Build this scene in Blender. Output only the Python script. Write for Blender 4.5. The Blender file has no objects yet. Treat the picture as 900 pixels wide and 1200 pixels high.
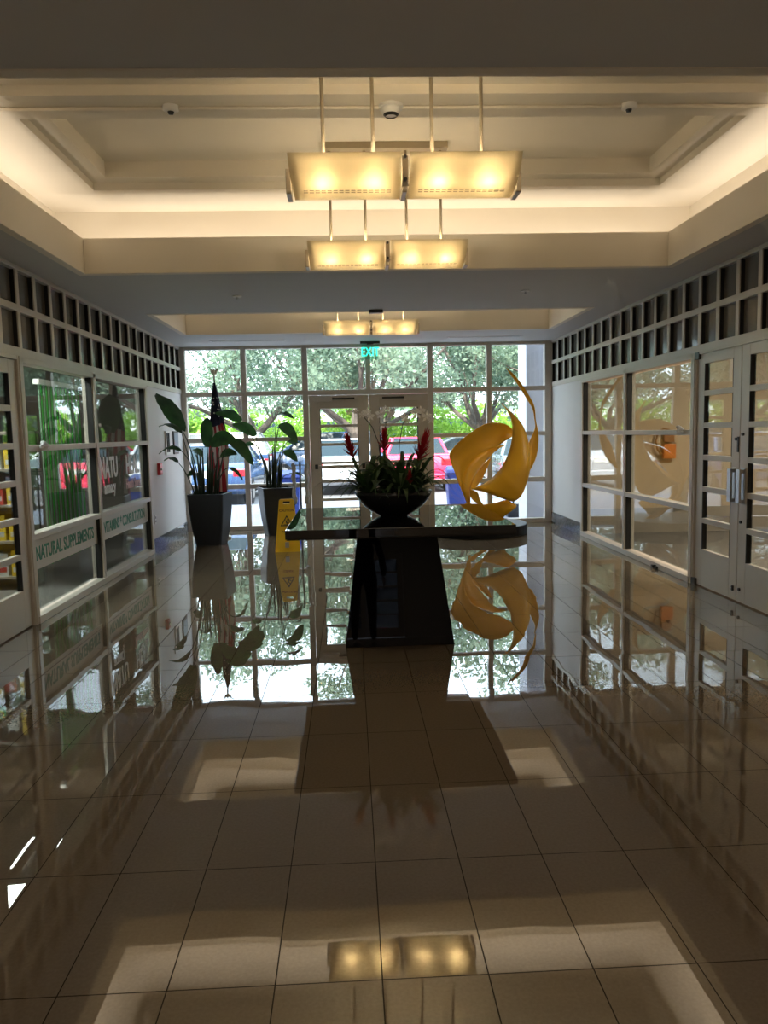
import bpy, bmesh, math, random
from mathutils import Vector, Matrix, Euler
import numpy as np
S = bpy.context.scene
COL = S.collection
PI = math.pi
random.seed(4)

# ---------------------------------------------------------------- materials
def newmat(name):
    m = bpy.data.materials.new(name); m.use_nodes = True
    nt = m.node_tree; nt.nodes.clear()
    out = nt.nodes.new('ShaderNodeOutputMaterial')
    return m, nt, out
def pbr(name, col, rough=.5, metal=0, spec=.5, noise=0, nscale=8, ior=1.5, trans=0, emit=None, es=0, coat=0, bump=0, bscale=40):
    m, nt, out = newmat(name)
    b = nt.nodes.new('ShaderNodeBsdfPrincipled')
    b.inputs['Base Color'].default_value = (*col, 1); b.inputs['Roughness'].default_value = rough
    b.inputs['Metallic'].default_value = metal; b.inputs['IOR'].default_value = ior
    b.inputs['Specular IOR Level'].default_value = spec
    b.inputs['Coat Weight'].default_value = coat
    if emit: b.inputs['Emission Color'].default_value = (*emit, 1); b.inputs['Emission Strength'].default_value = es
    tc = nt.nodes.new('ShaderNodeTexCoord')
    if noise:
        n = nt.nodes.new('ShaderNodeTexNoise'); n.inputs['Scale'].default_value = nscale; n.inputs['Detail'].default_value = 5
        nt.links.new(tc.outputs['Object'], n.inputs['Vector'])
        mx = nt.nodes.new('ShaderNodeMix'); mx.data_type = 'RGBA'
        mx.inputs[6].default_value = (*[max(0, c*(1-noise)) for c in col], 1)
        mx.inputs[7].default_value = (*[min(1, c*(1+noise)) for c in col], 1)
        nt.links.new(n.outputs['Fac'], mx.inputs[0]); nt.links.new(mx.outputs[2], b.inputs['Base Color'])
    if bump:
        n2 = nt.nodes.new('ShaderNodeTexNoise'); n2.inputs['Scale'].default_value = bscale
        nt.links.new(tc.outputs['Object'], n2.inputs['Vector'])
        bp = nt.nodes.new('ShaderNodeBump'); bp.inputs['Distance'].default_value = bump; bp.inputs['Strength'].default_value = .6
        nt.links.new(n2.outputs['Fac'], bp.inputs['Height']); nt.links.new(bp.outputs[0], b.inputs['Normal'])
    nt.links.new(b.outputs[0], out.inputs[0])
    return m
def glassmat(name, tint=(1, 1, 1), ior=1.52, wob=.0):
    m, nt, out = newmat(name)
    tr = nt.nodes.new('ShaderNodeBsdfTransparent'); tr.inputs[0].default_value = (*tint, 1)
    gl = nt.nodes.new('ShaderNodeBsdfGlossy'); gl.inputs['Roughness'].default_value = 0.0
    fr = nt.nodes.new('ShaderNodeFresnel'); geo = nt.nodes.new('ShaderNodeNewGeometry')
    mr = nt.nodes.new('ShaderNodeMapRange'); mr.inputs[3].default_value = ior; mr.inputs[4].default_value = 1/ior
    nt.links.new(geo.outputs['Backfacing'], mr.inputs[0]); nt.links.new(mr.outputs[0], fr.inputs[0])
    mx = nt.nodes.new('ShaderNodeMixShader')
    nt.links.new(fr.outputs[0], mx.inputs[0]); nt.links.new(tr.outputs[0], mx.inputs[1]); nt.links.new(gl.outputs[0], mx.inputs[2])
    if wob:
        n = nt.nodes.new('ShaderNodeTexNoise'); n.inputs['Scale'].default_value = 1.3
        nt.links.new(geo.outputs['Position'], n.inputs['Vector'])
        bp = nt.nodes.new('ShaderNodeBump'); bp.inputs['Distance'].default_value = wob
        nt.links.new(n.outputs['Fac'], bp.inputs['Height']); nt.links.new(bp.outputs[0], gl.inputs['Normal'])
    nt.links.new(mx.outputs[0], out.inputs[0])
    return m
def floormat():
    m, nt, out = newmat('polished_porcelain_tile')
    N = nt.nodes.new; L = nt.links.new
    b = N('ShaderNodeBsdfPrincipled'); geo = N('ShaderNodeNewGeometry')
    sep = N('ShaderNodeSeparateXYZ'); L(geo.outputs['Position'], sep.inputs[0])
    def M(op, a, bb=None):
        n = N('ShaderNodeMath'); n.operation = op
        for i, v in enumerate((a, bb)):
            if v is None: continue
            if isinstance(v, (int, float)): n.inputs[i].default_value = v
            else: L(v, n.inputs[i])
        return n.outputs[0]
    u = M('DIVIDE', M('SUBTRACT', sep.outputs[0], X0), TX); v = M('DIVIDE', M('SUBTRACT', sep.outputs[1], Y0), TY)
    fu = M('FLOOR', u); fv = M('FLOOR', v)
    du = M('MULTIPLY', M('SUBTRACT', .5, M('ABSOLUTE', M('SUBTRACT', M('FRACT', u), .5))), TX)
    dv = M('MULTIPLY', M('SUBTRACT', .5, M('ABSOLUTE', M('SUBTRACT', M('FRACT', v), .5))), TY)
    line = M('LESS_THAN', M('MINIMUM', du, dv), .0019)
    cmb = N('ShaderNodeCombineXYZ'); L(fu, cmb.inputs[0]); L(fv, cmb.inputs[1])
    wn = N('ShaderNodeTexWhiteNoise'); wn.noise_dimensions = '3D'; L(cmb.outputs[0], wn.inputs['Vector'])
    cmb2 = N('ShaderNodeCombineXYZ'); L(fv, cmb2.inputs[1])
    wn2 = N('ShaderNodeTexWhiteNoise'); wn2.noise_dimensions = '3D'; L(cmb2.outputs[0], wn2.inputs['Vector'])
    # colour
    n1 = N('ShaderNodeTexNoise'); n1.inputs['Scale'].default_value = 90; n1.inputs['Detail'].default_value = 6; L(geo.outputs['Position'], n1.inputs['Vector'])
    n3 = N('ShaderNodeTexNoise'); n3.inputs['Scale'].default_value = 3; L(geo.outputs['Position'], n3.inputs['Vector'])
    r = N('ShaderNodeValToRGB'); r.color_ramp.elements[0].position = .3; r.color_ramp.elements[1].position = .75
    r.color_ramp.elements[0].color = (.150, .114, .077, 1); r.color_ramp.elements[1].color = (.185, .143, .098, 1)
    L(M('ADD', M('MULTIPLY', n1.outputs['Fac'], .8), M('ADD', M('MULTIPLY', n3.outputs['Fac'], .15), M('MULTIPLY', wn.outputs['Value'], .06))), r.inputs[0])
    mx = N('ShaderNodeMix'); mx.data_type = 'RGBA'; L(line, mx.inputs[0]); L(r.outputs[0], mx.inputs[6]); mx.inputs[7].default_value = (.03, .023, .016, 1)
    L(mx.outputs[2], b.inputs['Base Color'])
    L(M('MULTIPLY', M('SUBTRACT', 1, line), .5), b.inputs['Specular IOR Level'])
    L(M('MULTIPLY', line, .6), b.inputs['Roughness'])
    b.inputs['IOR'].default_value = 2.2
    # slight lippage per tile and waviness
    n2 = N('ShaderNodeTexNoise'); n2.inputs['Scale'].default_value = 2.2; n2.inputs['Detail'].default_value = 1; L(geo.outputs['Position'], n2.inputs['Vector'])
    bp = N('ShaderNodeBump'); bp.inputs['Distance'].default_value = .0011; bp.inputs['Strength'].default_value = 1; L(n2.outputs['Fac'], bp.inputs['Height'])
    def tilt(w, amp):
        s = N('ShaderNodeVectorMath'); s.operation = 'SUBTRACT'; L(w.outputs['Color'], s.inputs[0]); s.inputs[1].default_value = (.5, .5, .5)
        t = N('ShaderNodeVectorMath'); t.operation = 'MULTIPLY'; L(s.outputs[0], t.inputs[0]); t.inputs[1].default_value = (amp, amp, 0)
        return t.outputs[0]
    a1 = N('ShaderNodeVectorMath'); L(bp.outputs[0], a1.inputs[0]); L(tilt(wn, .003), a1.inputs[1])
    a2 = N('ShaderNodeVectorMath'); L(a1.outputs[0], a2.inputs[0]); L(tilt(wn2, .004), a2.inputs[1])
    nn = N('ShaderNodeVectorMath'); nn.operation = 'NORMALIZE'; L(a2.outputs[0], nn.inputs[0]); L(nn.outputs[0], b.inputs['Normal'])
    L(b.outputs[0], out.inputs[0])
    return m
def shademat():
    m, nt, out = newmat('amber_acrylic_shade')
    N = nt.nodes.new; L = nt.links.new
    t = N('ShaderNodeBsdfTranslucent'); t.inputs[0].default_value = (.95, .86, .66, 1)
    d = N('ShaderNodeBsdfDiffuse'); d.inputs[0].default_value = (.80, .74, .60, 1)
    g = N('ShaderNodeBsdfGlossy'); g.inputs['Roughness'].default_value = .25
    mx = N('ShaderNodeMixShader'); mx.inputs[0].default_value = .45; L(t.outputs[0], mx.inputs[1]); L(d.outputs[0], mx.inputs[2])
    m2 = N('ShaderNodeMixShader'); m2.inputs[0].default_value = .05; L(mx.outputs[0], m2.inputs[1]); L(g.outputs[0], m2.inputs[2])
    L(m2.outputs[0], out.inputs[0]); return m
def leafmat(name, c1, c2, trans=.35, scale=6, rough=.45):
    m, nt, out = newmat(name)
    N = nt.nodes.new; L = nt.links.new
    geo = N('ShaderNodeNewGeometry'); n = N('ShaderNodeTexNoise'); n.inputs['Scale'].default_value = scale; L(geo.outputs['Position'], n.inputs['Vector'])
    r = N('ShaderNodeValToRGB'); r.color_ramp.elements[0].position = .35; r.color_ramp.elements[1].position = .65
    r.color_ramp.elements[0].color = (*c1, 1); r.color_ramp.elements[1].color = (*c2, 1); L(n.outputs['Fac'], r.inputs[0])
    b = N('ShaderNodeBsdfPrincipled'); b.inputs['Roughness'].default_value = rough; L(r.outputs[0], b.inputs['Base Color'])
    t = N('ShaderNodeBsdfTranslucent'); L(r.outputs[0], t.inputs[0])
    mx = N('ShaderNodeMixShader'); mx.inputs[0].default_value = trans; L(b.outputs[0], mx.inputs[1]); L(t.outputs[0], mx.inputs[2])
    L(mx.outputs[0], out.inputs[0]); return m
X0, Y0, TX, TY = -.5377, 1.9862, .2945, .589
def stonemat(name, a, b_, rough=.1, scale=60):
    m, nt, out = newmat(name)
    N = nt.nodes.new; L = nt.links.new
    tc = N('ShaderNodeTexCoord'); v = N('ShaderNodeTexVoronoi'); v.inputs['Scale'].default_value = scale; L(tc.outputs['Object'], v.inputs['Vector'])
    r = N('ShaderNodeValToRGB'); r.color_ramp.elements[0].color = (*a, 1); r.color_ramp.elements[1].color = (*b_, 1); L(v.outputs['Color'], r.inputs[0])
    b = N('ShaderNodeBsdfPrincipled'); b.inputs['Roughness'].default_value = rough; L(r.outputs[0], b.inputs['Base Color']); L(b.outputs[0], out.inputs[0]); return m
def flagmat():
    m, nt, out = newmat('flag_cloth')
    N = nt.nodes.new; L = nt.links.new
    uv = N('ShaderNodeUVMap'); sep = N('ShaderNodeSeparateXYZ'); L(uv.outputs[0], sep.inputs[0])
    def M(op, a, bb=None):
        n = N('ShaderNodeMath'); n.operation = op
        for i, v in enumerate((a, bb)):
            if v is None: continue
            if isinstance(v, (int, float)): n.inputs[i].default_value = v
            else: L(v, n.inputs[i])
        return n.outputs[0]
    stripe = M('GREATER_THAN', M('SINE', M('ADD', M('MULTIPLY', sep.outputs[0], 52), M('MULTIPLY', sep.outputs[1], 9))), 0.1)
    c = N('ShaderNodeMix'); c.data_type = 'RGBA'; L(stripe, c.inputs[0]); c.inputs[6].default_value = (.34, .015, .03, 1); c.inputs[7].default_value = (.55, .5, .48, 1)
    # canton: upper third; star dots
    mp = N('ShaderNodeMapping'); mp.inputs['Scale'].default_value = (9, 30, 1); L(uv.outputs[0], mp.inputs[0])
    vo = N('ShaderNodeTexVoronoi'); vo.inputs['Scale'].default_value = 1; vo.inputs['Randomness'].default_value = .55; L(mp.outputs[0], vo.inputs['Vector'])
    st = M('LESS_THAN', vo.outputs['Distance'], .21)
    cc = N('ShaderNodeMix'); cc.data_type = 'RGBA'; L(st, cc.inputs[0]); cc.inputs[6].default_value = (.006, .008, .035, 1); cc.inputs[7].default_value = (.6, .6, .6, 1)
    up = M('GREATER_THAN', sep.outputs[1], M('ADD', .56, M('MULTIPLY', sep.outputs[0], .10)))
    f = N('ShaderNodeMix'); f.data_type = 'RGBA'; L(up, f.inputs[0]); L(c.outputs[2], f.inputs[6]); L(cc.outputs[2], f.inputs[7])
    b = N('ShaderNodeBsdfPrincipled'); b.inputs['Roughness'].default_value = .8; L(f.outputs[2], b.inputs['Base Color']); L(b.outputs[0], out.inputs[0]); return m

M_ = dict(
 floor=floormat(),
 ceil=pbr('ceiling_paint', (.56, .55, .53), .75, noise=.02, nscale=3),
 cream=pbr('cream_ceiling_paint', (.80, .735, .62), .7, noise=.02, nscale=3),
 wall=pbr('white_wall_paint', (.66, .64, .62), .55, noise=.02, nscale=4),
 alu=pbr('champagne_aluminium', (.58, .53, .465), .36, metal=.12, noise=.02, nscale=20),
 steel=pbr('brushed_steel', (.5, .5, .5), .3, metal=1),
 darkmetal=pbr('dark_metal', (.05, .048, .045), .35, metal=.7),
 glass=glassmat('clear_glass', (.97, .99, .975)),
 sglass=glassmat('storefront_glass', (.80, .83, .81), 1.55, wob=.0012),
 granite=stonemat('grey_granite', (.05, .055, .06), (.22, .23, .25)),
 black=pbr('black_gloss_laminate', (.004, .004, .005), .012, ior=1.6),
 blackped=pbr('black_gloss_panel', (.002,.002,.0035), .02, ior=1.3),
 matteblack=pbr('satin_black_paint', (.005,.005,.006), .35, ior=1.3), spandrel=pbr('spandrel_glass', (.15, .14, .125), .12, ior=1.5),
 bowl=pbr('black_glazed_ceramic', (.012, .012, .013), .22, noise=.2),
 pot=pbr('charcoal_resin', (.018, .021, .027), .42, noise=.1),
 soil=pbr('soil', (.02, .014, .01), .9),
 shade=shademat(),
 white=pbr('white_plastic', (.75, .73, .70), .4),
 metalcream=pbr('satin_bronze_metal', (.42, .35, .25), .35, metal=.6),
 leaf=leafmat('palm_leaf', (.018, .06, .018), (.04, .12, .03), .25),
 stem=pbr('plant_stem', (.02, .035, .014), .5),
 brom=leafmat('bromeliad_leaf', (.016, .05, .016), (.05, .11, .035), .25, 20),
 red=leafmat('bromeliad_bract', (.36, .008, .02), (.5, .02, .035), .35, 30),
 orchid=leafmat('orchid_petal', (.90, .84, .78), (.97, .94, .92), .72, 30),
 yellow=pbr('yellow_sculpture_enamel', (.83, .42, .012), .38, noise=.03),
 caution=pbr('yellow_sign_plastic', (.90, .55, .01), .4),
 ink=pbr('black_ink', (.01, .01, .01), .6),
 redink=pbr('red_ink', (.22, .01, .01), .6),
 greenink=pbr('green_lettering', (.04, .23, .15), .6),
 signwhite=pbr('sign_white', (.62, .60, .56), .6),
 vinyl=pbr('white_vinyl', (.75, .75, .75), .5),
 pinkvinyl=pbr('pink_vinyl', (.75, .45, .45), .5),
 flag=flagmat(), gold=pbr('gilt_metal', (.72, .66, .55), .3, metal=.7),
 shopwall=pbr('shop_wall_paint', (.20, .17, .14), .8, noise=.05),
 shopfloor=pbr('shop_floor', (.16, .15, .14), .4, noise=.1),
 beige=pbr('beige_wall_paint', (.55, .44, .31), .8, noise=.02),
 slat_g=leafmat('green_blind', (.02, .50, .03), (.05, .60, .05), .4),
 slat_w=leafmat('pale_blind', (.30, .48, .33), (.4, .55, .42), .4),
 orange=pbr('orange_plastic', (.70, .20, .03), .4),
 concrete=pbr('pavement_concrete', (.25, .25, .285), .85, noise=.1, nscale=3),
 asphalt=pbr('asphalt', (.20, .20, .21), .9, noise=.15, nscale=5),
 grass=pbr('grass', (.10, .22, .04), .9, noise=.3, nscale=2),
 bark=pbr('bark', (.10, .08, .065), .9, noise=.3, nscale=6),
 oak=leafmat('oak_leaf', (.13, .20, .14), (.28, .36, .25), .5, .6),
 bush=leafmat('bush_leaf', (.16, .34, .035), (.34, .52, .08), .45, .5),
 stucco=pbr('stucco', (.60, .60, .64), .8, noise=.04),
 bluebin=pbr('blue_plastic', (.014, .035, .20), .4),
 tyre=pbr('rubber', (.012, .012, .012), .8), carglass=pbr('car_glass', (.02, .035, .045), .15, ior=1.25),
 lamp_r=pbr('red_lens', (.6, .01, .02), .2), lamp_w=pbr('clear_lens', (.7, .7, .7), .15),
 carblue=pbr('blue_car_paint', (.03, .07, .16), .25, coat=1), carred=pbr('red_car_paint', (.75, .03, .09), .25, coat=1),
 carwhite=pbr('white_car_paint', (.42, .43, .46), .25, coat=1), cargrey=pbr('grey_car_paint', (.12, .16, .18), .25, coat=1),
 exitg=pbr('exit_green', (.0, .35, .22), .3, emit=(.02, .8, .5), es=.9),
 plasticbag=pbr('clear_bag', (.45, .47, .48), .2, noise=.4, nscale=25),
 skin=pbr('skin', (.45, .28, .2), .5), cloth=pbr('dark_cloth', (.02, .022, .028), .85), hair=pbr('hair', (.02, .015, .01), .6),
 fluo=pbr('fluorescent_diffuser', (.9, .9, .9), .5, emit=(1, 1, 1), es=7),
 y1=pbr('yellow_box', (.6, .4, .02), .5), r1=pbr('red_box', (.4, .03, .02), .5), w1=pbr('white_box', (.5, .5, .48), .5),
 shelf=pbr('shelf_laminate', (.25, .22, .18), .5), alarm=pbr('alarm_red', (.5, .01, .015), .35),
 frost=leafmat('frosted_film', (.75, .77, .8), (.9, .9, .92), .4, 20),
)

# ---------------------------------------------------------------- mesh helper
class MB:
    def __init__(s): s.v = []; s.f = []; s.mi = []; s.uv = None
    def add(s, vs, fs, mi=0):
        o = len(s.v); s.v += [tuple(v) for v in vs]
        s.f += [tuple(i+o for i in f) for f in fs]; s.mi += [mi]*len(fs)
        return s
    def box(s, a, b, mi=0, M=None):
        x0, y0, z0 = [min(p, q) for p, q in zip(a, b)]; x1, y1, z1 = [max(p, q) for p, q in zip(a, b)]
        vs = [Vector(p) for p in ((x0,y0,z0),(x1,y0,z0),(x1,y1,z0),(x0,y1,z0),(x0,y0,z1),(x1,y0,z1),(x1,y1,z1),(x0,y1,z1))]
        if M: vs = [M @ v for v in vs]
        return s.add(vs, [(0,3,2,1),(4,5,6,7),(0,1,5,4),(1,2,6,5),(2,3,7,6),(3,0,4,7)], mi)
    def tube(s, pts, r, n=8, mi=0, cap=True):
        pts = [Vector(p) for p in pts]; rs = r if isinstance(r, (list, tuple)) else [r]*len(pts)
        vs = []; fs = []; k = len(pts); up = None
        for i, p in enumerate(pts):
            d = (pts[min(i+1, k-1)]-pts[max(i-1, 0)]).normalized()
            if up is None: up = Vector((0,0,1)) if abs(d.z) < .9 else Vector((1,0,0))
            a = d.cross(up).normalized(); b = a.cross(d).normalized(); up = b
            for j in range(n):
                t = 2*PI*j/n; vs.append(p+(a*math.cos(t)+b*math.sin(t))*rs[i])
        for i in range(k-1):
            for j in range(n):
                j2 = (j+1) % n; fs.append((i*n+j, i*n+j2, (i+1)*n+j2, (i+1)*n+j))
        if cap: fs += [tuple(range(n)), tuple(reversed(range((k-1)*n, k*n)))]
        return s.add(vs, fs, mi)
    def lathe(s, prof, c=(0,0,0), n=32, mi=0, sx=1, sy=1, cap=True):
        vs = []; fs = []
        for r, z in prof:
            for j in range(n):
                t = 2*PI*j/n; vs.append((c[0]+r*sx*math.cos(t), c[1]+r*sy*math.sin(t), c[2]+z))
        for i in range(len(prof)-1):
            for j in range(n):
                j2 = (j+1) % n; fs.append((i*n+j, i*n+j2, (i+1)*n+j2, (i+1)*n+j))
        if cap: fs += [tuple(reversed(range(n))), tuple(range((len(prof)-1)*n, len(prof)*n))]
        return s.add(vs, fs, mi)
    def rings(s, rings, mi=0, cap=True):
        n = len(rings[0]); vs = [p for r in rings for p in r]; fs = []
        for i in range(len(rings)-1):
            for j in range(n):
                j2 = (j+1) % n; fs.append((i*n+j, i*n+j2, (i+1)*n+j2, (i+1)*n+j))
        if cap: fs += [tuple(reversed(range(n))), tuple(range((len(rings)-1)*n, len(rings)*n))]
        return s.add(vs, fs, mi)
    def prism(s, poly, axis, a, b, mi=0):
        # poly in the two other axes, extruded along axis from a to b
        def P(u, v, w):
            return {'x': (w, u, v), 'y': (u, w, v), 'z': (u, v, w)}[axis]
        n = len(poly); vs = [P(u, v, a) for u, v in poly]+[P(u, v, b) for u, v in poly]
        fs = [tuple(range(n)), tuple(reversed(range(n, 2*n)))]+[(i, i+n, (i+1) % n+n, (i+1) % n) for i in range(n)]
        return s.add(vs, fs, mi)
    def xf(s, M): s.v = [tuple(M @ Vector(v)) for v in s.v]; return s
    def build(s, name, mats, parent=None, smooth=False, bevel=0, weld=False, solid=0, sub=0, fix=True):
        me = bpy.data.meshes.new(name); me.from_pydata(s.v, [], s.f); me.update()
        if not isinstance(mats, (list, tuple)): mats = [mats]
        for m in mats: me.materials.append(M_[m] if isinstance(m, str) else m)
        me.polygons.foreach_set('material_index', s.mi)
        if smooth: me.polygons.foreach_set('use_smooth', [True]*len(me.polygons))
        if fix:
            bm = bmesh.new(); bm.from_mesh(me)
            if weld: bmesh.ops.remove_doubles(bm, verts=bm.verts, dist=1e-4)
            bmesh.ops.recalc_face_normals(bm, faces=bm.faces); bm.to_mesh(me); bm.free()
        o = bpy.data.objects.new(name, me); COL.objects.link(o)
        if parent: o.parent = parent
        if solid: md = o.modifiers.new('s', 'SOLIDIFY'); md.thickness = solid; md.offset = 0
        if sub: md = o.modifiers.new('d', 'SUBSURF'); md.levels = md.render_levels = sub
        if bevel:
            md = o.modifiers.new('b', 'BEVEL'); md.width = bevel; md.segments = 2; md.limit_method = 'ANGLE'; md.angle_limit = .7
        return o
def tag(o, label, cat, group=None):
    o['label'] = label; o['category'] = cat
    if group: o['group'] = group
    return o
def thing(name, label, cat, loc=(0,0,0), rz=0, group=None):
    o = bpy.data.objects.new(name, None); COL.objects.link(o); o.location = loc; o.rotation_euler = (0,0,rz); o.empty_display_size = .1
    return tag(o, label, cat, group)
def struct(o): o['kind'] = 'structure'; return o
def sroot(name, loc=(0,0,0)):
    o = bpy.data.objects.new(name, None); COL.objects.link(o); o.location = loc; return struct(o)
def copy_tree(o, parent=None):
    c = o.copy(); COL.objects.link(c); c.parent = parent
    for ch in list(o.children): copy_tree(ch, c)
    return c
def text_mb(txt, size, depth=.002, spacing=1, bold=.022):
    cu = bpy.data.curves.new('t', 'FONT'); cu.body = txt; cu.size = size; cu.extrude = depth/2; cu.align_x = 'CENTER'; cu.space_character = spacing
    cu.resolution_u = 3; cu.offset = size*bold
    o = bpy.data.objects.new('t', cu); COL.objects.link(o)
    bpy.context.view_layer.update()
    dg = bpy.context.evaluated_depsgraph_get(); me = bpy.data.meshes.new_from_object(o.evaluated_get(dg))
    mb = MB(); mb.add([v.co.copy() for v in me.vertices], [tuple(p.vertices) for p in me.polygons])
    bpy.data.objects.remove(o); bpy.data.curves.remove(cu); bpy.data.meshes.remove(me)
    return mb

# ---------------------------------------------------------------- camera
F, PITCH, YAW, ROLL = 905.4, .1025, .0425, -.0225
f = Vector((math.sin(YAW)*math.cos(PITCH), math.cos(YAW)*math.cos(PITCH), -math.sin(PITCH)))
rt = Vector((math.cos(YAW), -math.sin(YAW), 0)); up = rt.cross(f)
R = rt*math.cos(ROLL)+up*math.sin(ROLL); U = up*math.cos(ROLL)-rt*math.sin(ROLL)
cam = bpy.data.cameras.new('camera'); co = bpy.data.objects.new('camera', cam); COL.objects.link(co)
co.matrix_world = Matrix(((R.x, U.x, -f.x, 0), (R.y, U.y, -f.y, 0), (R.z, U.z, -f.z, 1.5), (0, 0, 0, 1)))
cam.sensor_fit = 'VERTICAL'; cam.sensor_height = 24; cam.lens = F*24/1200; cam.clip_start = .05; cam.clip_end = 500
S.camera = co
def at(px, py, Y):          # point of the plane at distance Y seen at a pixel of the photo
    v = f+R*((px-450)/F)-U*((py-600)/F); t = Y/v.y
    return Vector((0, 0, 1.5))+v*t

XL, XR, D, ZC = -2.602, 3.240, 12.344, 2.883
CX = .32
YB = -9.0

# ---------------------------------------------------------------- shell
struct(MB().box((-9, YB-.5, -.12), (9.5, D+.06, 0)).build('floor', 'floor'))
# ceiling plane with two coffer openings
C1 = (-2.18, 2.80, 3.17, 6.76); C2 = (-2.18, 2.80, 9.05, 10.80)
m = MB()
z0, z1 = ZC, ZC+.06
e_ = .07
m.box((XL-.0, YB, z0), (XR, C1[2]-e_, z1)); m.box((XL, C1[3]+e_, z0), (XR, C2[2]-e_, z1)); m.box((XL, C2[3]+e_, z0), (XR, D+.1, z1))
for c in (C1, C2):
    m.box((XL, c[2]-e_, z0), (c[0]-e_, c[3]+e_, z1)); m.box((c[1]+e_, c[2]-e_, z0), (XR, c[3]+e_, z1))
struct(m.build('ceiling', 'ceil'))
trim_n = 0
def coffer(c, idx, beam):
    x0, x1, y0, y1 = c; ft = 3.17; t = .07; off = .33; zu = 3.47
    r = sroot('trim_%d' % idx)
    m = MB()   # fascia ring
    m.box((x0-t, y0-t, ZC-.004), (x0, y1+t, ft)); m.box((x1, y0-t, ZC-.004), (x1+t, y1+t, ft))
    m.box((x0, y0-t, ZC-.004), (x1, y0, ft)); m.box((x0, y1, ZC-.004), (x1, y1+t, ft))
    m.build('fascia', 'cream', r, bevel=.004)
    ux0, ux1, uy0, uy1 = x0-off, x1+off, y0-off, y1+off
    m = MB()   # upper walls and ledge behind the fascia
    w = .05
    m.box((ux0-w, uy0-w, ZC+.06), (ux0, uy1+w, 3.72)); m.box((ux1, uy0-w, ZC+.06), (ux1+w, uy1+w, 3.72))
    m.box((ux0, uy0-w, ZC+.06), (ux1, uy0, 3.72)); m.box((ux0, uy1, ZC+.06), (ux1, uy1+w, 3.72))
    m.build('cove_wall', 'cream', r)
    # upper ceiling with stepped recesses
    m = MB(); zt = 3.72
    recs = []
    if beam: recs = [(-1.98, 2.60, y0+.28, 4.74), (-1.98, 2.60, 5.08, 6.48)]
    else: recs = [(-1.98, 2.60, y0+.28, y1-.28)]
    ys = [uy0]+[v for q in recs for v in q[2:]]+[uy1]
    for a, b in zip(ys[0::2], ys[1::2]): m.box((ux0, a, zu), (ux1, b, zt))
    for a in recs:
        m.box((ux0, a[2], zu), (a[0], a[3], zt)); m.box((a[1], a[2], zu), (ux1, a[3], zt))
        s1, s2, g = .055, .12, .135
        i = (a[0]+g, a[1]-g, a[2]+g, a[3]-g); za = zu+s1; zb = za+s2
        m.box((a[0], a[2], za), (a[1], i[2], zt)); m.box((a[0], i[3], za), (a[1], a[3], zt))
        m.box((a[0], i[2], za), (i[0], i[3], zt)); m.box((i[1], i[2], za), (a[1], i[3], zt))
        m.box((i[0], i[2], zb), (i[1], i[3], zt))
    m.build('tray_ceiling', 'cream', r)
    # cove lamps in the ledge (linear lamps behind the fascia)
    def lamp(cx, cy, lx, ly, e):
        l = bpy.data.lights.new('cove_lamp', 'AREA'); l.shape = 'RECTANGLE'; l.size = lx; l.size_y = ly; l.energy = e; l.color = (1, .88, .74)
        o = bpy.data.objects.new('cove_lamp', l); COL.objects.link(o); o.location = (cx, cy, 3.02); o.rotation_euler = (PI, 0, 0); o.parent = r
    lx, ly = x1-x0, y1-y0; k = COVE[idx]
    lamp((x0+x1)/2, y0-.2, lx, .06, k*lx*.8); lamp((x0+x1)/2, y1+.2, lx, .06, k*lx)
    lamp(x0-.2, (y0+y1)/2, .06, ly, k*ly); lamp(x1+.2, (y0+y1)/2, .06, ly, k*ly)
    return r
COVE = {1: .70, 2: .5}
coffer(C1, 1, True); coffer(C2, 2, False)
# roof and outer enclosure
struct(MB().box((-9, YB-.6, 3.75), (9.5, D+.25, 3.95)).build('roof', 'ceil'))
# facade above the glazing
m = MB(); m.box((-9, D-.02, ZC+.06), (9.5, D+.2, 3.75)); m.box((-9, D-.02, 0), (XL-.001, D+.2, ZC+.06)); m.box((XR+.001, D-.02, 0), (9.5, D+.2, ZC+.06))
struct(m.build('wall_front', 'stucco'))
# back wall, with a glazed double door far behind the camera
m = MB(); m.box((-9, YB-.15, 0), (CX-1.05, YB, 3.75)); m.box((CX+1.05, YB-.15, 0), (9.5, YB, 3.75)); m.box((CX-1.05, YB-.15, 2.2), (CX+1.05, YB, 3.75))
struct(m.build('wall_back', 'wall'))

# bays: y positions of storefronts
def wall_side(side):
    x = XL if side < 0 else XR
    o = -1 if side < 0 else 1      # outward direction
    return x, o
# left wall: stub 10.15..12.34, openings 2.95..10.15 (below 2.16) and clerestory above all from 2.95 to D
x, o = wall_side(-1)
m = MB(); m.box((XL-.14, 10.16, 0), (XL, D-.02, 2.165)); m.box((XL-.14, YB, 0), (XL, 2.9, ZC)); m.box((XL-.14, 2.9, ZC-.02), (XL, D-.02, 3.75)); m.box((XL-.14, YB, ZC), (XL, 2.9, 3.75))
struct(m.build('wall_left', 'wall'))
m = MB(); m.box((XR, 10.70, 0), (XR+.14, D-.02, 2.165)); m.box((XR, YB, 0), (XR+.14, 2.9, ZC)); m.box((XR, 2.9, ZC-.02), (XR+.14, D-.02, 3.75)); m.box((XR, YB, ZC), (XR+.14, 2.9, 3.75))
struct(m.build('wall_right', 'wall'))
struct(MB().box((XL, 10.17, 0), (XL+.015, D-.075, .17)).build('baseboard_left', 'granite', bevel=.003))
struct(MB().box((XR-.015, 10.71, 0), (XR, D-.075, .17)).build('baseboard_right', 'granite', bevel=.003))

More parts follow.
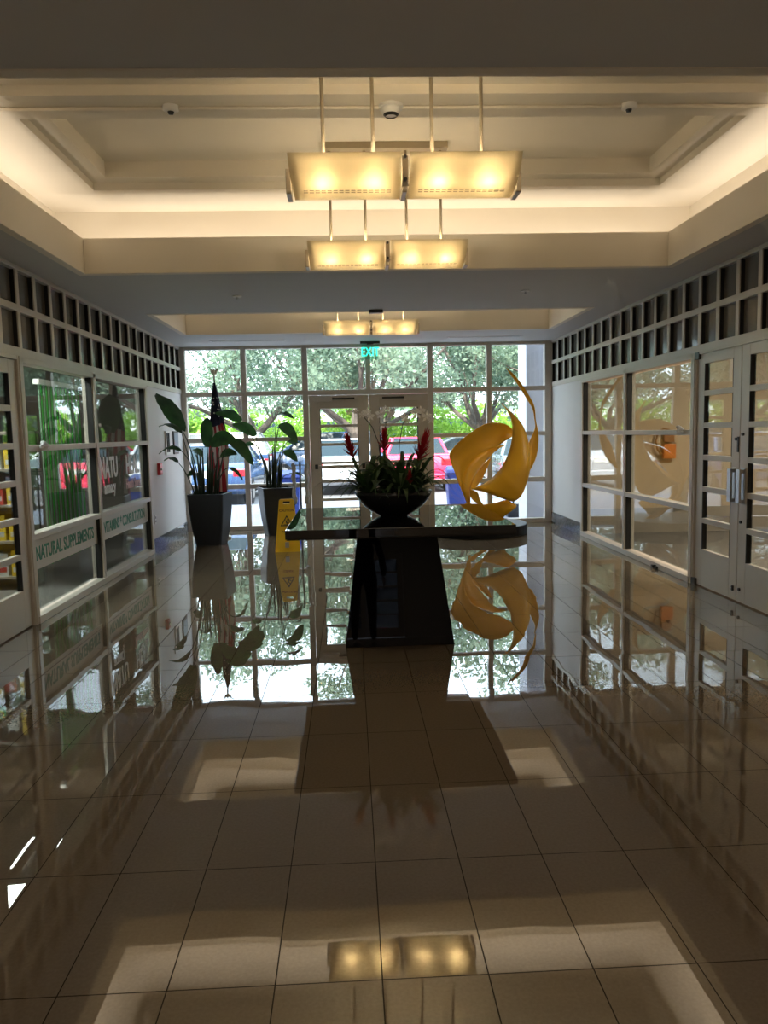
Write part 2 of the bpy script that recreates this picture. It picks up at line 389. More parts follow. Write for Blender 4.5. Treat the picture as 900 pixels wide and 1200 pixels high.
def bars(m, x, o, ys, zs, y0, y1, z0, z1, w=.05, d=.11):
    for y in ys: m.box((x-o*.012, y-w/2, z0), (x+o*d, y+w/2, z1))
    for z in zs: m.box((x-o*.008, y0, z-w/2), (x+o*d*.98, y1, z+w/2))
# clerestory grids
def clerestory(side, n):
    x, o = wall_side(side)
    r = sroot('window_%d' % n, (0, 0, 0))
    m = MB(); gk = MB(); w = .056; p = .3475
    y = 12.30
    while y > 2.95:
        for s_ in (-1, 1): gk.box((x+o*.004, y+s_*w/2, 2.235), (x+o*.04, y+s_*(w/2+.006), 2.5175)); gk.box((x+o*.004, y+s_*w/2, 2.5725), (x+o*.04, y+s_*(w/2+.006), 2.845))
        m.box((x-o*.006, y-w/2, 2.17), (x+o*.13, y+w/2, ZC)); y -= p
    for z, ww in ((2.20, .07), (2.545, .055), (2.865, .035)):
        m.box((x-o*.012, 2.9, z-ww/2), (x+o*.13, D-.02, z+ww/2))
    m.build('window_frame', 'alu', r, bevel=.003); gk.build('gasket_shade_strip', 'ink', r)  # black strips paint the shade on mullion sides as well as gaskets
    MB().box((x+o*.035, 2.95, 2.2), (x+o*.041, D-.03, 2.86)).build('glass_pane', 'spandrel', r)
clerestory(-1, 4); clerestory(1, 5)

# storefront glazing (side walls)
def storefront(n, side, ys, zrails=(.71, 1.435)):
    x, o = wall_side(side); y0, y1 = ys[0], ys[-1]
    r = sroot('window_%d' % n)
    m = MB()
    for i, y in enumerate(ys):
        m.box((x-o*.02, y-.033, 0), (x+o*.10, y+.033, 2.165))
    m.box((x-o*.03, y0, 0), (x+o*.10, y1, .06)); m.box((x-o*.02, y0, 2.12), (x+o*.10, y1, 2.165))
    for z in zrails: m.box((x-o*.015, y0, z-.025), (x+o*.10, y1, z+.025))
    m.build('window_frame', 'alu', r, bevel=.003)
    for a, b in zip(ys[:-1], ys[1:]):
        zz = (.06,)+tuple(zrails)+(2.12,)
        gk = MB()
        for y, s_ in ((a+.033, 1), (b-.033, -1)): gk.box((x+o*.0, y, .06), (x+o*.06, y+s_*.012, 2.12))
        gk.build('gasket_shade_strip', 'ink', r)  # black edging stands for gasket and shaded reveal together
        for c, d in zip(zz[:-1], zz[1:]):
            MB().box((x+o*.04, a+.03, c+.02), (x+o*.046, b-.03, d-.02)).build('glass_pane', 'sglass', r)
    return r
sf_left = storefront(2, -1, [6.34, 8.10, 10.12])
storefront(6, -1, [2.95, 4.40])
storefront(3, 1, [7.18, 8.98, 10.66])
storefront(7, 1, [2.95, 5.42])

def door_leaf(n, A, B, zt, zb, pane0, pitch, ph, mat='alu', glass='sglass', t=.045, stile=.13, np_=6):
    """leaf between plan points A and B; pane rows from z=pane0 downward"""
    A = Vector((A[0], A[1], 0)); B = Vector((B[0], B[1], 0)); L = (B-A).length; d = (B-A).normalized(); nrm = Vector((0,0,1)).cross(d)
    Mx = Matrix(((d.x, nrm.x, 0, A.x), (d.y, nrm.y, 0, A.y), (0, 0, 1, 0), (0, 0, 0, 1)))
    r = sroot('door_%d' % n); r.matrix_world = Mx
    m = MB(); h = t/2
    m.box((0, -h, zb), (stile, h, zt)); m.box((L-stile, -h, zb), (L, h, zt))
    top = pane0; gk = MB()
    m.box((stile, -h, top), (L-stile, h, zt))
    g = MB()
    for i in range(np_):
        a = pane0-i*pitch
        g.box((stile-.005, -.004, a-ph-.005), (L-stile+.005, .004, a+.005))
        for u0, u1 in ((stile-.001, stile+.012), (L-stile-.012, L-stile+.001)): gk.box((u0, -h*.96, a-ph), (u1, h*.96, a))
        nb = pane0-(i+1)*pitch if i < np_-1 else zb
        m.box((stile, -h, nb), (L-stile, h, a-ph))
    m.build('door_frame', mat, r, bevel=.003); g.build('glass_pane', glass, r); gk.build('gasket_shade_strip', 'ink', r)  # gasket strips double as painted shade on the pane reveals
    return r, L
# right pair and left leaf
dr4, L4 = door_leaf(4, (XR+.03, 7.12), (XR+.03, 6.325), 2.15, .01, 2.06, .292, .245)
dr5, L5 = door_leaf(5, (XR+.03, 6.315), (XR+.03, 5.46), 2.15, .01, 2.06, .292, .245)
dr3, L3 = door_leaf(3, (XL-.03, 5.38), (XL-.03, 6.28), 2.13, .01, 2.02, .292, .245)
dr6, L6 = door_leaf(6, (XL-.03, 4.46), (XL-.03, 5.36), 2.13, .01, 2.02, .292, .245)
# door head frames
m = MB(); m.box((XR-.01, 5.42, 2.15), (XR+.11, 7.15, 2.17)); m.box((XR-.012, 7.125, 0), (XR+.11, 7.147, 2.165)); struct(m.build('trim_3', 'alu'))
m = MB(); m.box((XL-.11, 4.40, 2.135), (XL+.01, 6.31, 2.17)); m.box((XL-.11, 6.285, 0), (XL+.012, 6.307, 2.165)); struct(m.build('trim_4', 'alu'))
def pull(parent, u, side):
    m = MB()
    m.box((u-.035, side*.024, .84), (u+.035, side*.032, 1.14)); m.box((u-.03, side*.055, .85), (u+.03, side*.075, 1.13))
    m.box((u-.03, side*.03, 1.10), (u+.03, side*.06, 1.13)); m.box((u-.03, side*.03, .85), (u+.03, side*.06, .88))
    m.build('pull_handle', 'steel', parent, bevel=.004)
pull(dr4, L4-.07, -1); pull(dr5, .07, -1)
for dd, u in ((dr4, L4-.05), (dr5, .05)):
    for z in (1.42 if dd is dr5 else 1.38, .69 if dd is dr5 else .1, .12):
        MB().tube([(u, -.02, z), (u, -.036, z)], .013, 12).build('lock_cylinder', 'darkmetal', dd)
MB().box((L4-.03, -.03, 1.27), (L4-.005, -.022, 1.4)).build('latch_plate', 'darkmetal', dr4)
for z in (2.135, .03): 
    MB().box((-.03, -.045, z-.03), (.05, -.024, z+.035)).build('pivot_hinge', 'darkmetal', dr4)
MB().box((L3-.05, .024, 2.08), (L3+.02, .045, 2.15)).build('pivot_hinge', pbr('brass', (.35, .26, .1), .3, metal=1), dr3)
MB().tube([(L3-.05, .02, .62), (L3-.05, .036, .62)], .012, 12).build('lock_cylinder', 'darkmetal', dr3)

# entrance curtain wall
W = sroot('window_1')
m = MB(); dpt = .11; yy = D-.06
def vb(xc, z0=0, z1=ZC, w=.075): m.box((xc-w/2, yy, z0), (xc+w/2, yy+dpt, z1))
for xc in (-2.563, -1.625, 2.235, 3.18): vb(xc, w=.08 if abs(xc) < 3 else .11)
vb(-.672, w=.09); vb(1.30, w=.09); vb(CX, 2.12, ZC, .08)
def hb(z0, z1, x0, x1): m.box((x0, yy+.004, z0), (x1, yy+dpt-.004, z1))
for a, b in ((XL, -.65), (1.28, XR)):
    for z0_, z1_ in ((2.835, ZC), (2.115, 2.185), (1.40, 1.465), (.66, .735), (0, .07)): hb(z0_, z1_, a, b)
hb(2.835, ZC, -.65, 1.28); hb(2.105, 2.185, -.65, 1.28)
m.build('window_frame', 'alu', W, bevel=.004)
xs = [-2.563, -1.625, -.672, .32, 1.30, 2.235, 3.18]
zs = [(.07, .66), (.735, 1.40), (1.465, 2.115), (2.185, 2.835)]
for i in range(6):
    for j, (a, b) in enumerate(zs):
        if i in (2, 3) and j < 3: continue
        MB().box((xs[i]+.03, D-.008, a-.01), (xs[i+1]-.03, D-.002, b+.01)).build('glass_pane', 'glass', W)
d1, La = door_leaf(1, (-.622, D-.01), (.312, D-.01), 2.10, .01, 1.893, .2925, .247, glass='glass', stile=.165)
d2, Lb = door_leaf(2, (.328, D-.01), (1.252, D-.01), 2.10, .01, 1.893, .2925, .247, glass='glass', stile=.155)
for dd, L in ((d1, La), (d2, Lb)):
    e = MB().box((.09, -.09, .955), (L-.09, -.05, 1.005)).build('push_bar', 'alu', dd, bevel=.006)
    for u in (.07, L-.12): MB().box((u, -.095, .945), (u+.05, -.02, 1.02)).build('bar_end_cap', 'darkmetal', dd, bevel=.004)
for dd, u, s in ((d1, .1, 1), (d2, Lb-.1, -1)):
    MB().box((u, -.13, 2.0), (u+s*.27, -.03, 2.075)).build('door_closer', 'alu', dd, bevel=.005)
    MB().box((u+s*.27, -.10, 2.03), (u+s*.62, -.06, 2.06)).build('closer_arm', 'darkmetal', dd)

# shop rooms beside the hall
def room(name, x0, x1, y0, y1, wallm, floorm, zc):
    m = MB(); t = .08
    m.box((x0-t, y0-t, 0), (x0, y1+t, zc)) if x0 < XL else m.box((x1, y0-t, 0), (x1+t, y1+t, zc))
    m.box((x0, y0-t, 0), (x1, y0, zc)); m.box((x0, y1, 0), (x1, y1+t, zc))
    struct(m.build(name, wallm))
    return
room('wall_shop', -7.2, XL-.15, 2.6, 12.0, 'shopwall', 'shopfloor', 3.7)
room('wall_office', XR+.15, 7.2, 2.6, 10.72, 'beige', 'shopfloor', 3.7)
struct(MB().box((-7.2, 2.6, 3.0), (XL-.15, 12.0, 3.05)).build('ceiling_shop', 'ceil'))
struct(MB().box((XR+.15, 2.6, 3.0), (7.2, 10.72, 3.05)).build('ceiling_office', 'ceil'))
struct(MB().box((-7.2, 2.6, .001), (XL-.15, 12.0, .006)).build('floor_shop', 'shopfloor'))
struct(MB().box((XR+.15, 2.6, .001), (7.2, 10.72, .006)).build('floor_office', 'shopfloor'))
struct(MB().box((XR+.15, 10.70, .006), (7.2, 10.72, .36)).build('baseboard_office', pbr('wainscot', (.33, .29, .24), .5)))

# ---------------------------------------------------------------- table with bowl
T = thing('display_table', 'black glossy square table on a tapered pedestal in the middle of the hall', 'table', (CX, 5.70, 0))
MB().box((-.75, -.75, .826), (.75, .75, .886)).build('tabletop', 'black', T, bevel=.003)
b_, t_ = .385, .277
MB().rings([[(-b_,-b_,0),(b_,-b_,0),(b_,b_,0),(-b_,b_,0)], [(-t_,-t_,.826),(t_,-t_,.826),(t_,t_,.826),(-t_,t_,.826)]]).build('pedestal', 'blackped', T, bevel=.003)
MB().box((-.74, -.74, .819), (.74, .74, .8255)).build('underside_board', pbr('matte_board', (.035, .03, .026), .9, spec=.1), T)

B = thing('planter_bowl', 'wide black ceramic bowl standing on the square black table', 'bowl', (CX-.005, 5.70, .886))
prof = [(.10,0),(.11,.008),(.165,.035),(.215,.072),(.252,.115),(.277,.155),(.288,.187),(.281,.189),(.268,.16),(.24,.12),(.2,.085),(.15,.06),(.0,.05)]
MB().lathe(prof, n=64, cap=False).build('bowl_shell', 'bowl', B, smooth=True)
MB().lathe([(.0,.150),(.262,.150),(.262,.140),(0,.140)], n=48, cap=False).build('soil', 'soil', B)
MB().lathe([(0,0),(.1,0),(.1,.006),(0,.006)], n=32, cap=False).build('foot', 'bowl', B)

def blade(m, base, dirxy, length, width, rise, droop, n=9, fold=.25, mi=0, tip=.0, twist=0):
    """strap leaf arching away from base"""
    d = Vector((math.cos(dirxy), math.sin(dirxy), 0)); side = Vector((-d.y, d.x, 0))
    vs = []; 
    for i in range(n+1):
        t = i/n
        p = Vector(base)+d*(length*(t**1.1))+Vector((0,0,1))*(rise*math.sin(min(t,1)*PI*.55)-droop*t**3)
        w = width*(1-t**2.2)*(.55+.9*min(t*3,1)*.5)+tip
        vs += [p+side*w+Vector((0,0,fold*w)), p, p-side*w+Vector((0,0,fold*w))]
    fs = []
    for i in range(n):
        a = i*3; fs += [(a, a+1, a+4, a+3), (a+1, a+2, a+5, a+4)]
    m.add(vs, fs, mi)
def bract(m, base, axis, L, n=46):
    """red spiky bromeliad head: upward pointing short blades round an axis"""
    ax = Vector(axis).normalized(); a = ax.orthogonal().normalized(); b = ax.cross(a)
    for i in range(n):
        t = i/n; ang = i*2.4; p = Vector(base)+ax*(L*.86*t)
        out = (a*math.cos(ang)+b*math.sin(ang)); ln = L*(.44-.16*t); w = ln*.15
        tip = p+ax*ln*(.75+.6*t)+out*ln*(1.0-.6*t); mid = p+ax*ln*.35+out*ln*(.5-.3*t); sd = ax.cross(out)*w
        m.add([p+sd*.8, p-sd*.8, mid+sd, mid-sd, tip], [(0,1,3,2), (2,3,4)])
def bromeliad(px, py, tilt, Yb, label, nl=34, ll=.24, headL=.17, hz=.0, seed=0, extra=()):
    rnd = random.Random(seed)
    top = at(px, py, Yb)
    base = Vector((CX+(top.x-CX)*.55, 5.70+(top.y-5.70)*.7, 1.035))
    r = thing('bromeliad', label, 'flower', base, 0, 'bromeliads in the black bowl')
    m = MB()
    for k in range(nl):
        a = k*2.4+rnd.random()*.5; l = ll*(.7+.5*rnd.random())
        blade(m, (0,0,0), a, l, .022+.008*rnd.random(), .10+.26*rnd.random()**1.5, .04+.13*rnd.random())
    for a, l in extra: blade(m, (0,0,0), a, l, .020, .20, .16, n=12)
    m.build('leaves', 'brom', r, smooth=True, fix=False)
    ax = (top-base)-Vector((0,0,headL)); 
    hb_ = top-base-Vector((tilt*headL, 0, headL))
    MB().tube([(0,0,0), hb_*.5, hb_], [.010, .012, .012], 8).build('stem', 'brom', r, smooth=True)
    h = MB(); bract(h, hb_-Vector((0,0,.0)), (tilt, 0, 1), headL); h.build('flower_head', 'red', r, fix=False)
    return r
bromeliad(406, 509, -.25, 5.62, 'red spiked bromeliad leaning left at the left end of the black bowl', ll=.30, seed=1, extra=((3.1,.44),(2.8,.36),(3.6,.40),(2.4,.3)))
bromeliad(450, 503, .02, 5.68, 'red spiked bromeliad standing upright at the middle of the black bowl', ll=.26, nl=34, seed=2, headL=.16)
bromeliad(501, 505, .35, 5.66, 'tall red spiked bromeliad leaning right at the right end of the black bowl', ll=.28, seed=3, headL=.21, extra=((0,.42),(-.3,.36),(.35,.32),(-.7,.36)))
bromeliad(480, 552, .0, 5.48, 'low bromeliad with a small red head at the front of the black bowl', nl=34, ll=.27, headL=.09, seed=5)
# broad dark foliage: orchid leaves
def orchid(pts, blooms, label, seed):
    rnd = random.Random(seed)
    P = [at(px, py, Y) for px, py, Y in pts]
    r = thing('white_orchid', label, 'flower', P[0], 0, 'white orchids in the black bowl')
    P = [p-P[0] for p in P]; base = at(*pts[0])
    MB().tube(P, .0035, 6).build('stem', 'stem', r, smooth=True)
    l = MB()
    for k in range(4):
        a = rnd.random()*6.28; blade(l, (0,0,.01), a, .15+.05*rnd.random(), .032, .13+.08*rnd.random(), .03, fold=.3, tip=.003)
    l.build('leaves', 'leaf', r, smooth=True, fix=False)
    for (px, py, Y, s) in blooms:
        c = at(px, py, Y)-base; m = MB(); fx = rnd.uniform(-.5, .5)
        nrm = Vector((fx, -1, rnd.uniform(-.4, .2))).normalized(); a = nrm.cross(Vector((0,0,1))).normalized(); b2 = a.cross(nrm)
        for k in range(5):
            t = k*2*PI/5+PI/2; d = a*math.cos(t)+b2*math.sin(t); e = nrm.cross(d); w = s*(.34 if k in (1, 4) else .22)
            m.add([c, c+d*s*.75+e*w*1.5+nrm*.004, c+d*s*1.4-nrm*.005, c+d*s*.75-e*w*1.5+nrm*.004, c+d*s*.8+nrm*.008], [(0,1,4),(1,2,4),(2,3,4),(3,0,4)])
        m.add([c+nrm*.012+a*.006, c+nrm*.012-a*.006, c+nrm*.016-b2*.012], [(0,1,2)])
        m.build('bloom', 'orchid', r, smooth=True, fix=False)
    return r
orchid([(449,575,5.7),(444,520,5.7),(436,500,5.69),(425,487,5.68),(412,482,5.67)], [(409,483,5.67,.020),(417,482,5.67,.018),(424,486,5.66,.022),(430,483,5.68,.028),(434,488,5.66,.026)], 'white orchid spray arching left above the black bowl', 1)
orchid([(455,575,5.75),(453,520,5.75),(452,490,5.75),(455,482,5.74)], [(446,485,5.73,.03),(452,480,5.74,.026),(458,485,5.72,.032)], 'white orchid spray rising straight up over the middle bromeliad', 2)
orchid([(466,575,5.65),(468,520,5.65),(472,497,5.64),(482,482,5.62),(500,488,5.6)], [(474,489,5.6,.028),(477,492,5.62,.024),(488,484,5.6,.034),(493,482,5.62,.03),(500,488,5.58,.032),(505,492,5.6,.024)], 'white orchid spray arching right with the largest blooms', 3)

# ---------------------------------------------------------------- big potted plants
def planter(name, loc, rz, label):
    r = thing(name, label, 'plant', loc, rz)
    def ring(h, z, c):
        pts = []
        for sx, sy in ((-1,-1),(1,-1),(1,1),(-1,1)):
            for k in range(5):
                a = math.atan2(sy, sx)-PI/4+k*PI/8
                pts.append((sx*(h-c)+c*math.cos(a), sy*(h-c)+c*math.sin(a), z))
        return pts
    m = MB(); m.rings([ring(.175,0,.03), ring(.18,.02,.03), ring(.215,.25,.03), ring(.24,.5,.03), ring(.25,.715,.03), ring(.235,.72,.03), ring(.23,.64,.03)], cap=False)
    m.add(ring(.175, 0, .03), [tuple(range(20))]); m.build('pot', 'pot', r, smooth=False)
    MB().add(ring(.232,.65,.03), [tuple(range(20))]).build('soil', 'soil', r)
    return r
def bigleaf(r, base, bend, tip0, tip, w, droop_n=None, seed=0, wstem=.008):
    """stem from base through bend to tip0, then a paddle leaf from tip0 to tip (world coords)"""
    inv = Matrix.Rotation(-r.rotation_euler.z, 4, 'Z') @ Matrix.Translation(-Vector(r.location))
    b, c, t0, t1 = [inv @ Vector(p) for p in (base, bend, tip0, tip)]
    pts = []
    for i in range(11):
        t = i/10; pts.append(b*(1-t)**2+c*2*t*(1-t)+t0*t*t)
    MB().tube(pts, [wstem*1.5-(wstem*.9)*i/10 for i in range(11)], 6).build('stem', 'stem', r, smooth=True)
    ax = (t1-t0); L = ax.length; d = ax.normalized()
    rnd = random.Random(seed); n = 12
    view = inv.to_3x3() @ Vector((0,-1,0)); side = d.cross(view).normalized()
    nrm = side.cross(d).normalized(); side = (side*math.cos(droop_n or 0)+nrm*math.sin(droop_n or 0)).normalized(); nrm = side.cross(d)
    vs = []
    for i in range(n+1):
        t = i/n; p = t0+ax*t+Vector((0,0,1))*(.13*L*math.sin(t*PI)); ww = w*(math.sin(PI*min(1,(t*.97+.03))**.8))**.65
        for k, s in enumerate((-1,-.55,0,.55,1)):
            vs.append(p+side*ww*s+nrm*(.22*abs(s)*ww)+nrm*.006*math.sin(i*1.7+k*2+seed))
    fs = [(i*5+k, i*5+k+1, i*5+k+6, i*5+k+5) for i in range(n) for k in range(4)]
    MB().add(vs, fs).build('leaf', 'leaf', r, smooth=True, fix=False)
P1 = planter('potted_bird_of_paradise', (-1.95, 10.78, 0), -.13, 'big leaved plant in a tall charcoal pot, nearest the left wall')
def L1(r, Y, bx, by, ctl, t0, t1, w, tw=0, dy=0, dy2=0, seed=0):
    bigleaf(r, at(bx, by, Y), at(ctl[0], ctl[1], Y+dy*.5), at(t0[0], t0[1], Y+dy), at(t1[0], t1[1], Y+dy2), w, tw, seed)
Y = 10.78
L1(P1, Y, 238, 590, (228,530), (214,505), (183,461), .135, .5, -.5, -1.05, 1)
L1(P1, Y, 243, 590, (244,540), (243,524), (243,489), .09, .2, -.25, -.30, 2)
L1(P1, Y, 248, 590, (252,545), (247,520), (278,517), .11, .3, -.2, -.35, 3)
L1(P1, Y, 250, 590, (262,520), (270,516), (297,546), .085, .4, -.2, -.3, 4)
L1(P1, Y, 234, 590, (225,550), (213,507), (186,500), .045, .9, -.6, -1.1, 5)
L1(P1, Y, 234, 592, (228,540), (212,528), (186,532), .035, 1.0, -.6, -1.1, 6)
L1(P1, Y, 232, 592, (222,555), (208,541), (192,540), .04, 1.0, -.5, -.9, 7)
L1(P1, Y, 236, 592, (232,560), (229,553), (219,558), .045, .6, .1, 0, 8)
L1(P1, Y, 252, 592, (256,550), (268,548), (285,563), .035, .8, .1, .1, 9)
L1(P1, Y, 246, 592, (248,550), (258,535), (278,532), .075, .7, .15, .1, 10)
L1(P1, Y, 240, 592, (236,540), (226,527), (238,536), .06, .9, .2, .1, 11)
for k, (a, b_x) in enumerate(((236,228),(240,236),(246,243),(250,250),(253,260),(243,238))):
    pass
m = MB()
iv = Matrix.Rotation(.13, 4, 'Z') @ Matrix.Translation((1.95,-10.78,0))
for k, a in enumerate((231,235,239,243,247,251,254,237,245)):
    m.tube([iv @ at(a, 594, Y+.02*(k % 3)), iv @ at(a+(a-242)*.25, 555, Y+.03*(k % 2)), iv @ at(a+(a-242)*.6, 535-5*(k % 3), Y)], [.022, .016, .008], 6)
m.build('stalks', 'stem', P1, smooth=True)
P2 = planter('potted_bird_of_paradise', (-1.12, 11.72, 0), .30, 'big leaved plant in a tall charcoal pot behind the yellow caution sign')
Y = 11.72
L1(P2, Y, 318, 575, (310,530), (283,493), (252,484), .085, .6, -.3, -.5, 21)
L1(P2, Y, 320, 575, (300,520), (300,510), (272,497), .09, .5, -.2, -.4, 22)
L1(P2, Y, 322, 575, (322,510), (328,497), (349,520), .085, .3, -.2, -.3, 23)
L1(P2, Y, 322, 575, (320,520), (325,486), (345,491), .055, .9, 0, -.1, 24)
L1(P2, Y, 326, 575, (324,540), (333,529), (349,541), .065, .3, -.1, -.1, 25)
L1(P2, Y, 326, 575, (330,555), (338,556), (355,558), .03, .9, 0, -.1, 26)
L1(P2, Y, 318, 575, (314,540), (298,520), (286,522), .05, .8, .2, .2, 27)
L1(P2, Y, 322, 575, (322,530), (338,517), (347,522), .05, .8, .1, .1, 28)
iv = Matrix.Rotation(-.30, 4, 'Z') @ Matrix.Translation((1.12,-11.72,0))
m = MB()
for k, a in enumerate((314,317,320,323,326,328)):
    m.tube([iv @ at(a, 578, Y+.02*(k % 3)), iv @ at(a+(a-321)*.2, 555, Y), iv @ at(a+(a-321)*.5, 538-6*(k % 3), Y)], [.024, .018, .008], 6)
m.build('stalks', 'stem', P2, smooth=True)

# ---------------------------------------------------------------- flag
FX, FY = -1.93, 11.42
G = thing('indoor_flag', 'furled american flag on a pole with eagle finial behind the left potted plant', 'flag', (FX, FY, 0))
MB().tube([(0,0,.05),(0,0,2.38)], .012, 10).build('pole', 'gold', G, smooth=True)
MB().lathe([(.15,0),(.15,.03),(.05,.06),(.02,.09)], n=24).build('base', 'gold', G, smooth=True)
m = MB(); n = 28; rows = 34; uvs = []
vs = []
for i in range(rows+1):
    t = i/rows; z = 2.27-1.70*t; w = .016+.105*min(1, t*1.6)**.8+.01*math.sin(t*5)
    for j in range(n):
        a = 2*PI*j/n; rr = w*(1+.32*math.sin(a*5+t*3)*min(1, t*3))
        vs.append((rr*math.cos(a)+.03*t*math.sin(t*4), rr*.7*math.sin(a)-.02, z)); uvs.append((j/n, 1-t))
fs = [(i*n+j, i*n+(j+1) % n, (i+1)*n+(j+1) % n, (i+1)*n+j) for i in range(rows) for j in range(n)]
m.add(vs, fs); fo = m.build('flag_cloth', 'flag', G, smooth=True, fix=False)
uvl = fo.data.uv_layers.new(name='UVMap')
for lp in fo.data.loops: uvl.data[lp.index].uv = uvs[lp.vertex_index]
m = MB()   # eagle finial: body, head, two raised wings
m.lathe([(.0,2.38),(.018,2.385),(.02,2.40),(.008,2.41)], n=12, cap=False)
m.tube([(0,0,2.40),(0,-.005,2.425),(0,-.012,2.45),(0,-.02,2.465),(0,-.035,2.467)], [.010,.018,.013,.010,.003], 8)
for s in (-1, 1):
    for k in range(5):
        a = .5+k*.28
        tip = Vector((s*(.075-.008*k)*1.0, .005, 2.49-.022*k)); 
        m.add([(s*.008, -.004, 2.445-.005*k), (s*.008, .004, 2.43-.005*k), tip+Vector((0,0,.008)), tip-Vector((s*.012,0,.012))], [(0,1,3,2)])
m.build('eagle_finial', 'gold', G)

# ---------------------------------------------------------------- caution sign
Cs = thing('caution_sign', 'yellow folding wet floor caution sign standing before the right-hand charcoal pot', 'sign', (-.835, 10.0, 0), .02)
def panel(sgn):
    m = MB(); n = 8
    out = [(-.155, 0.0), (-.155, .03), (-.098, .60), (-.094, .655), (-.075, .672), (.075, .672), (.094, .655), (.098, .60), (.155, .03), (.155, 0)]
    hole = [(-.045, .612), (-.045, .645), (.045, .645), (.045, .612)]
    # build as strips: left, right, top, bottom round the handle hole
    def P(x, z): return (x, sgn*(.125-.115*z/.672), z)
    polys = [[(-.155,0),(-.155,.03),(-.11,.48),(.11,.48),(.155,.03),(.155,0)],
             [(-.11,.48),(-.099,.60),(-.098,.612),(-.045,.612),(.045,.612),(.098,.612),(.099,.60),(.11,.48)],
             [(-.098,.612),(-.094,.655),(-.085,.665),(-.045,.645),(-.045,.612)], [(.045,.612),(.045,.645),(.085,.665),(.094,.655),(.098,.612)],
             [(-.045,.645),(-.085,.665),(-.075,.672),(.075,.672),(.085,.665),(.045,.645)]]
    for p in polys: m.add([P(x, z) for x, z in p], [tuple(range(len(p)))])
    return m
fp = panel(-1).build('front_panel', 'caution', Cs, weld=True, solid=.008)
panel(1).build('rear_panel', 'caution', Cs, weld=True, solid=.008)
tl = math.atan2(.115, .672)
MP = lambda z: Matrix.Translation((0, -(.125-.115*z/.672)-.0065, z)) @ Matrix.Rotation(PI/2-tl, 4, 'X')
text_mb('CAUTION', .042, .001).xf(MP(.515)).build('lettering', 'redink', fp)
m = MB()   # warning triangle outline
import itertools
tri = [(0,.085),(-.082,-.055),(.082,-.055)]; tri2 = [(0,.062),(-.062,-.043),(.062,-.043)]
for i in range(3):
    a, b, c, d = tri[i], tri[(i+1) % 3], tri2[(i+1) % 3], tri2[i]
    m.add([(a[0],a[1],0),(b[0],b[1],0),(c[0],c[1],0),(d[0],d[1],0)], [(0,1,2,3)])
m.lathe([(0,0),(.008,0),(.008,.001),(0,.001)], c=(.012,.028,0), n=12, cap=False)   # slipping figure
m.tube([(.006,.018,0),(-.008,-.008,0)], .0065, 6); m.tube([(-.008,-.008,0),(.016,-.014,0),(.034,-.004,0)], .005, 6); m.tube([(-.008,-.008,0),(.010,-.030,0)], .005, 6); m.tube([(.004,.012,0),(-.020,.016,0)], .004, 6)
m.tube([(-.04,-.036,0),(.04,-.036,0)], .003, 6)
m.xf(MP(.385)).build('pictogram', 'ink', fp)
text_mb('CUIDADO', .03, .001).xf(MP(.25)).build('lettering', 'redink', fp)
MB().box((-.025,-.155,.06),(.025,-.11,.13)).build('clip', 'steel', Cs, bevel=.004)
MB().box((-.12,-.11,.09),(.12,.11,.10)).build('brace', 'caution', Cs)

# ---------------------------------------------------------------- umbrella bag stand
Us = thing('umbrella_bag_stand', 'thin black stand with two hanging clear bag bundles beside the entrance door', 'stand', (-.74, 11.45, 0))
MB().tube([(0,0,.02),(0,0,1.10)], .014, 10).build('pole', 'darkmetal', Us, smooth=True)
MB().lathe([(.15,0),(.15,.015),(.03,.03)], n=28).build('base', 'darkmetal', Us)
MB().tube([(-.13,0,1.05),(.13,0,1.05)], .008, 8).build('cross_bar', 'darkmetal', Us)
for s in (-1, 1):
    m = MB(); pts = [(s*.095+.01*math.sin(k*1.9+s), .01*math.cos(k*2.3), 1.07-k*.066) for k in range(10)]
    m.tube(pts, [.028, .036, .026, .036, .03, .026, .024, .032, .04, .034], 10); m.build('bag_bundle', 'plasticbag', Us, smooth=True)

# ---------------------------------------------------------------- yellow sculpture
SX, SY = 1.84, 11.22
Sc = thing('ribbon_sculpture', 'tall yellow sculpture of curling steel ribbons right of the entrance doors', 'sculpture', (SX, SY, 0))
def spl(pts, n):
    out = []; k = len(pts)
    for i in range(n+1):
        t = i/n*(k-1); a = min(int(t), k-2); u = t-a
        p0, p1, p2, p3 = [Vector(pts[min(max(j, 0), k-1)]) for j in (a-1, a, a+1, a+2)]
        out.append(.5*((2*p1)+(-p0+p2)*u+(2*p0-5*p1+4*p2-p3)*u*u+(-p0+3*p1-3*p2+p3)*u**3))
    return out
def ribbon(e1, e2, dy, bul, n=40, c=6, Y=SY, name='ribbon'):
    """sheet between two edges read off the photo; dy = distance offset along it, bul = cross curvature"""
    a = spl([(x, y, 0) for x, y in e1], n); b = spl([(x, y, 0) for x, y in e2], n); vs = []
    for i in range(n+1):
        t = i/n; yo = np.interp(t, np.linspace(0, 1, len(dy)), dy)
        for k in range(c+1):
            s = k/c; p = a[i].lerp(b[i], s); q = at(p.x, p.y, SY)
            w = (at(a[i].x, a[i].y, SY)-at(b[i].x, b[i].y, SY)).length
            yy_ = yo+bul*4*s*(1-s)*w+(.25*w)*(s-.5)
            v = (q-Vector((0,0,1.5)))*((SY+yy_)/SY)+Vector((0,0,1.5))
            vs.append(v-Vector((SX, SY, 0)))
    fs = [(i*(c+1)+k, i*(c+1)+k+1, (i+1)*(c+1)+k+1, (i+1)*(c+1)+k) for i in range(n) for k in range(c)]
    return MB().add(vs, fs).build(name, 'yellow', Sc, smooth=True, solid=.012)
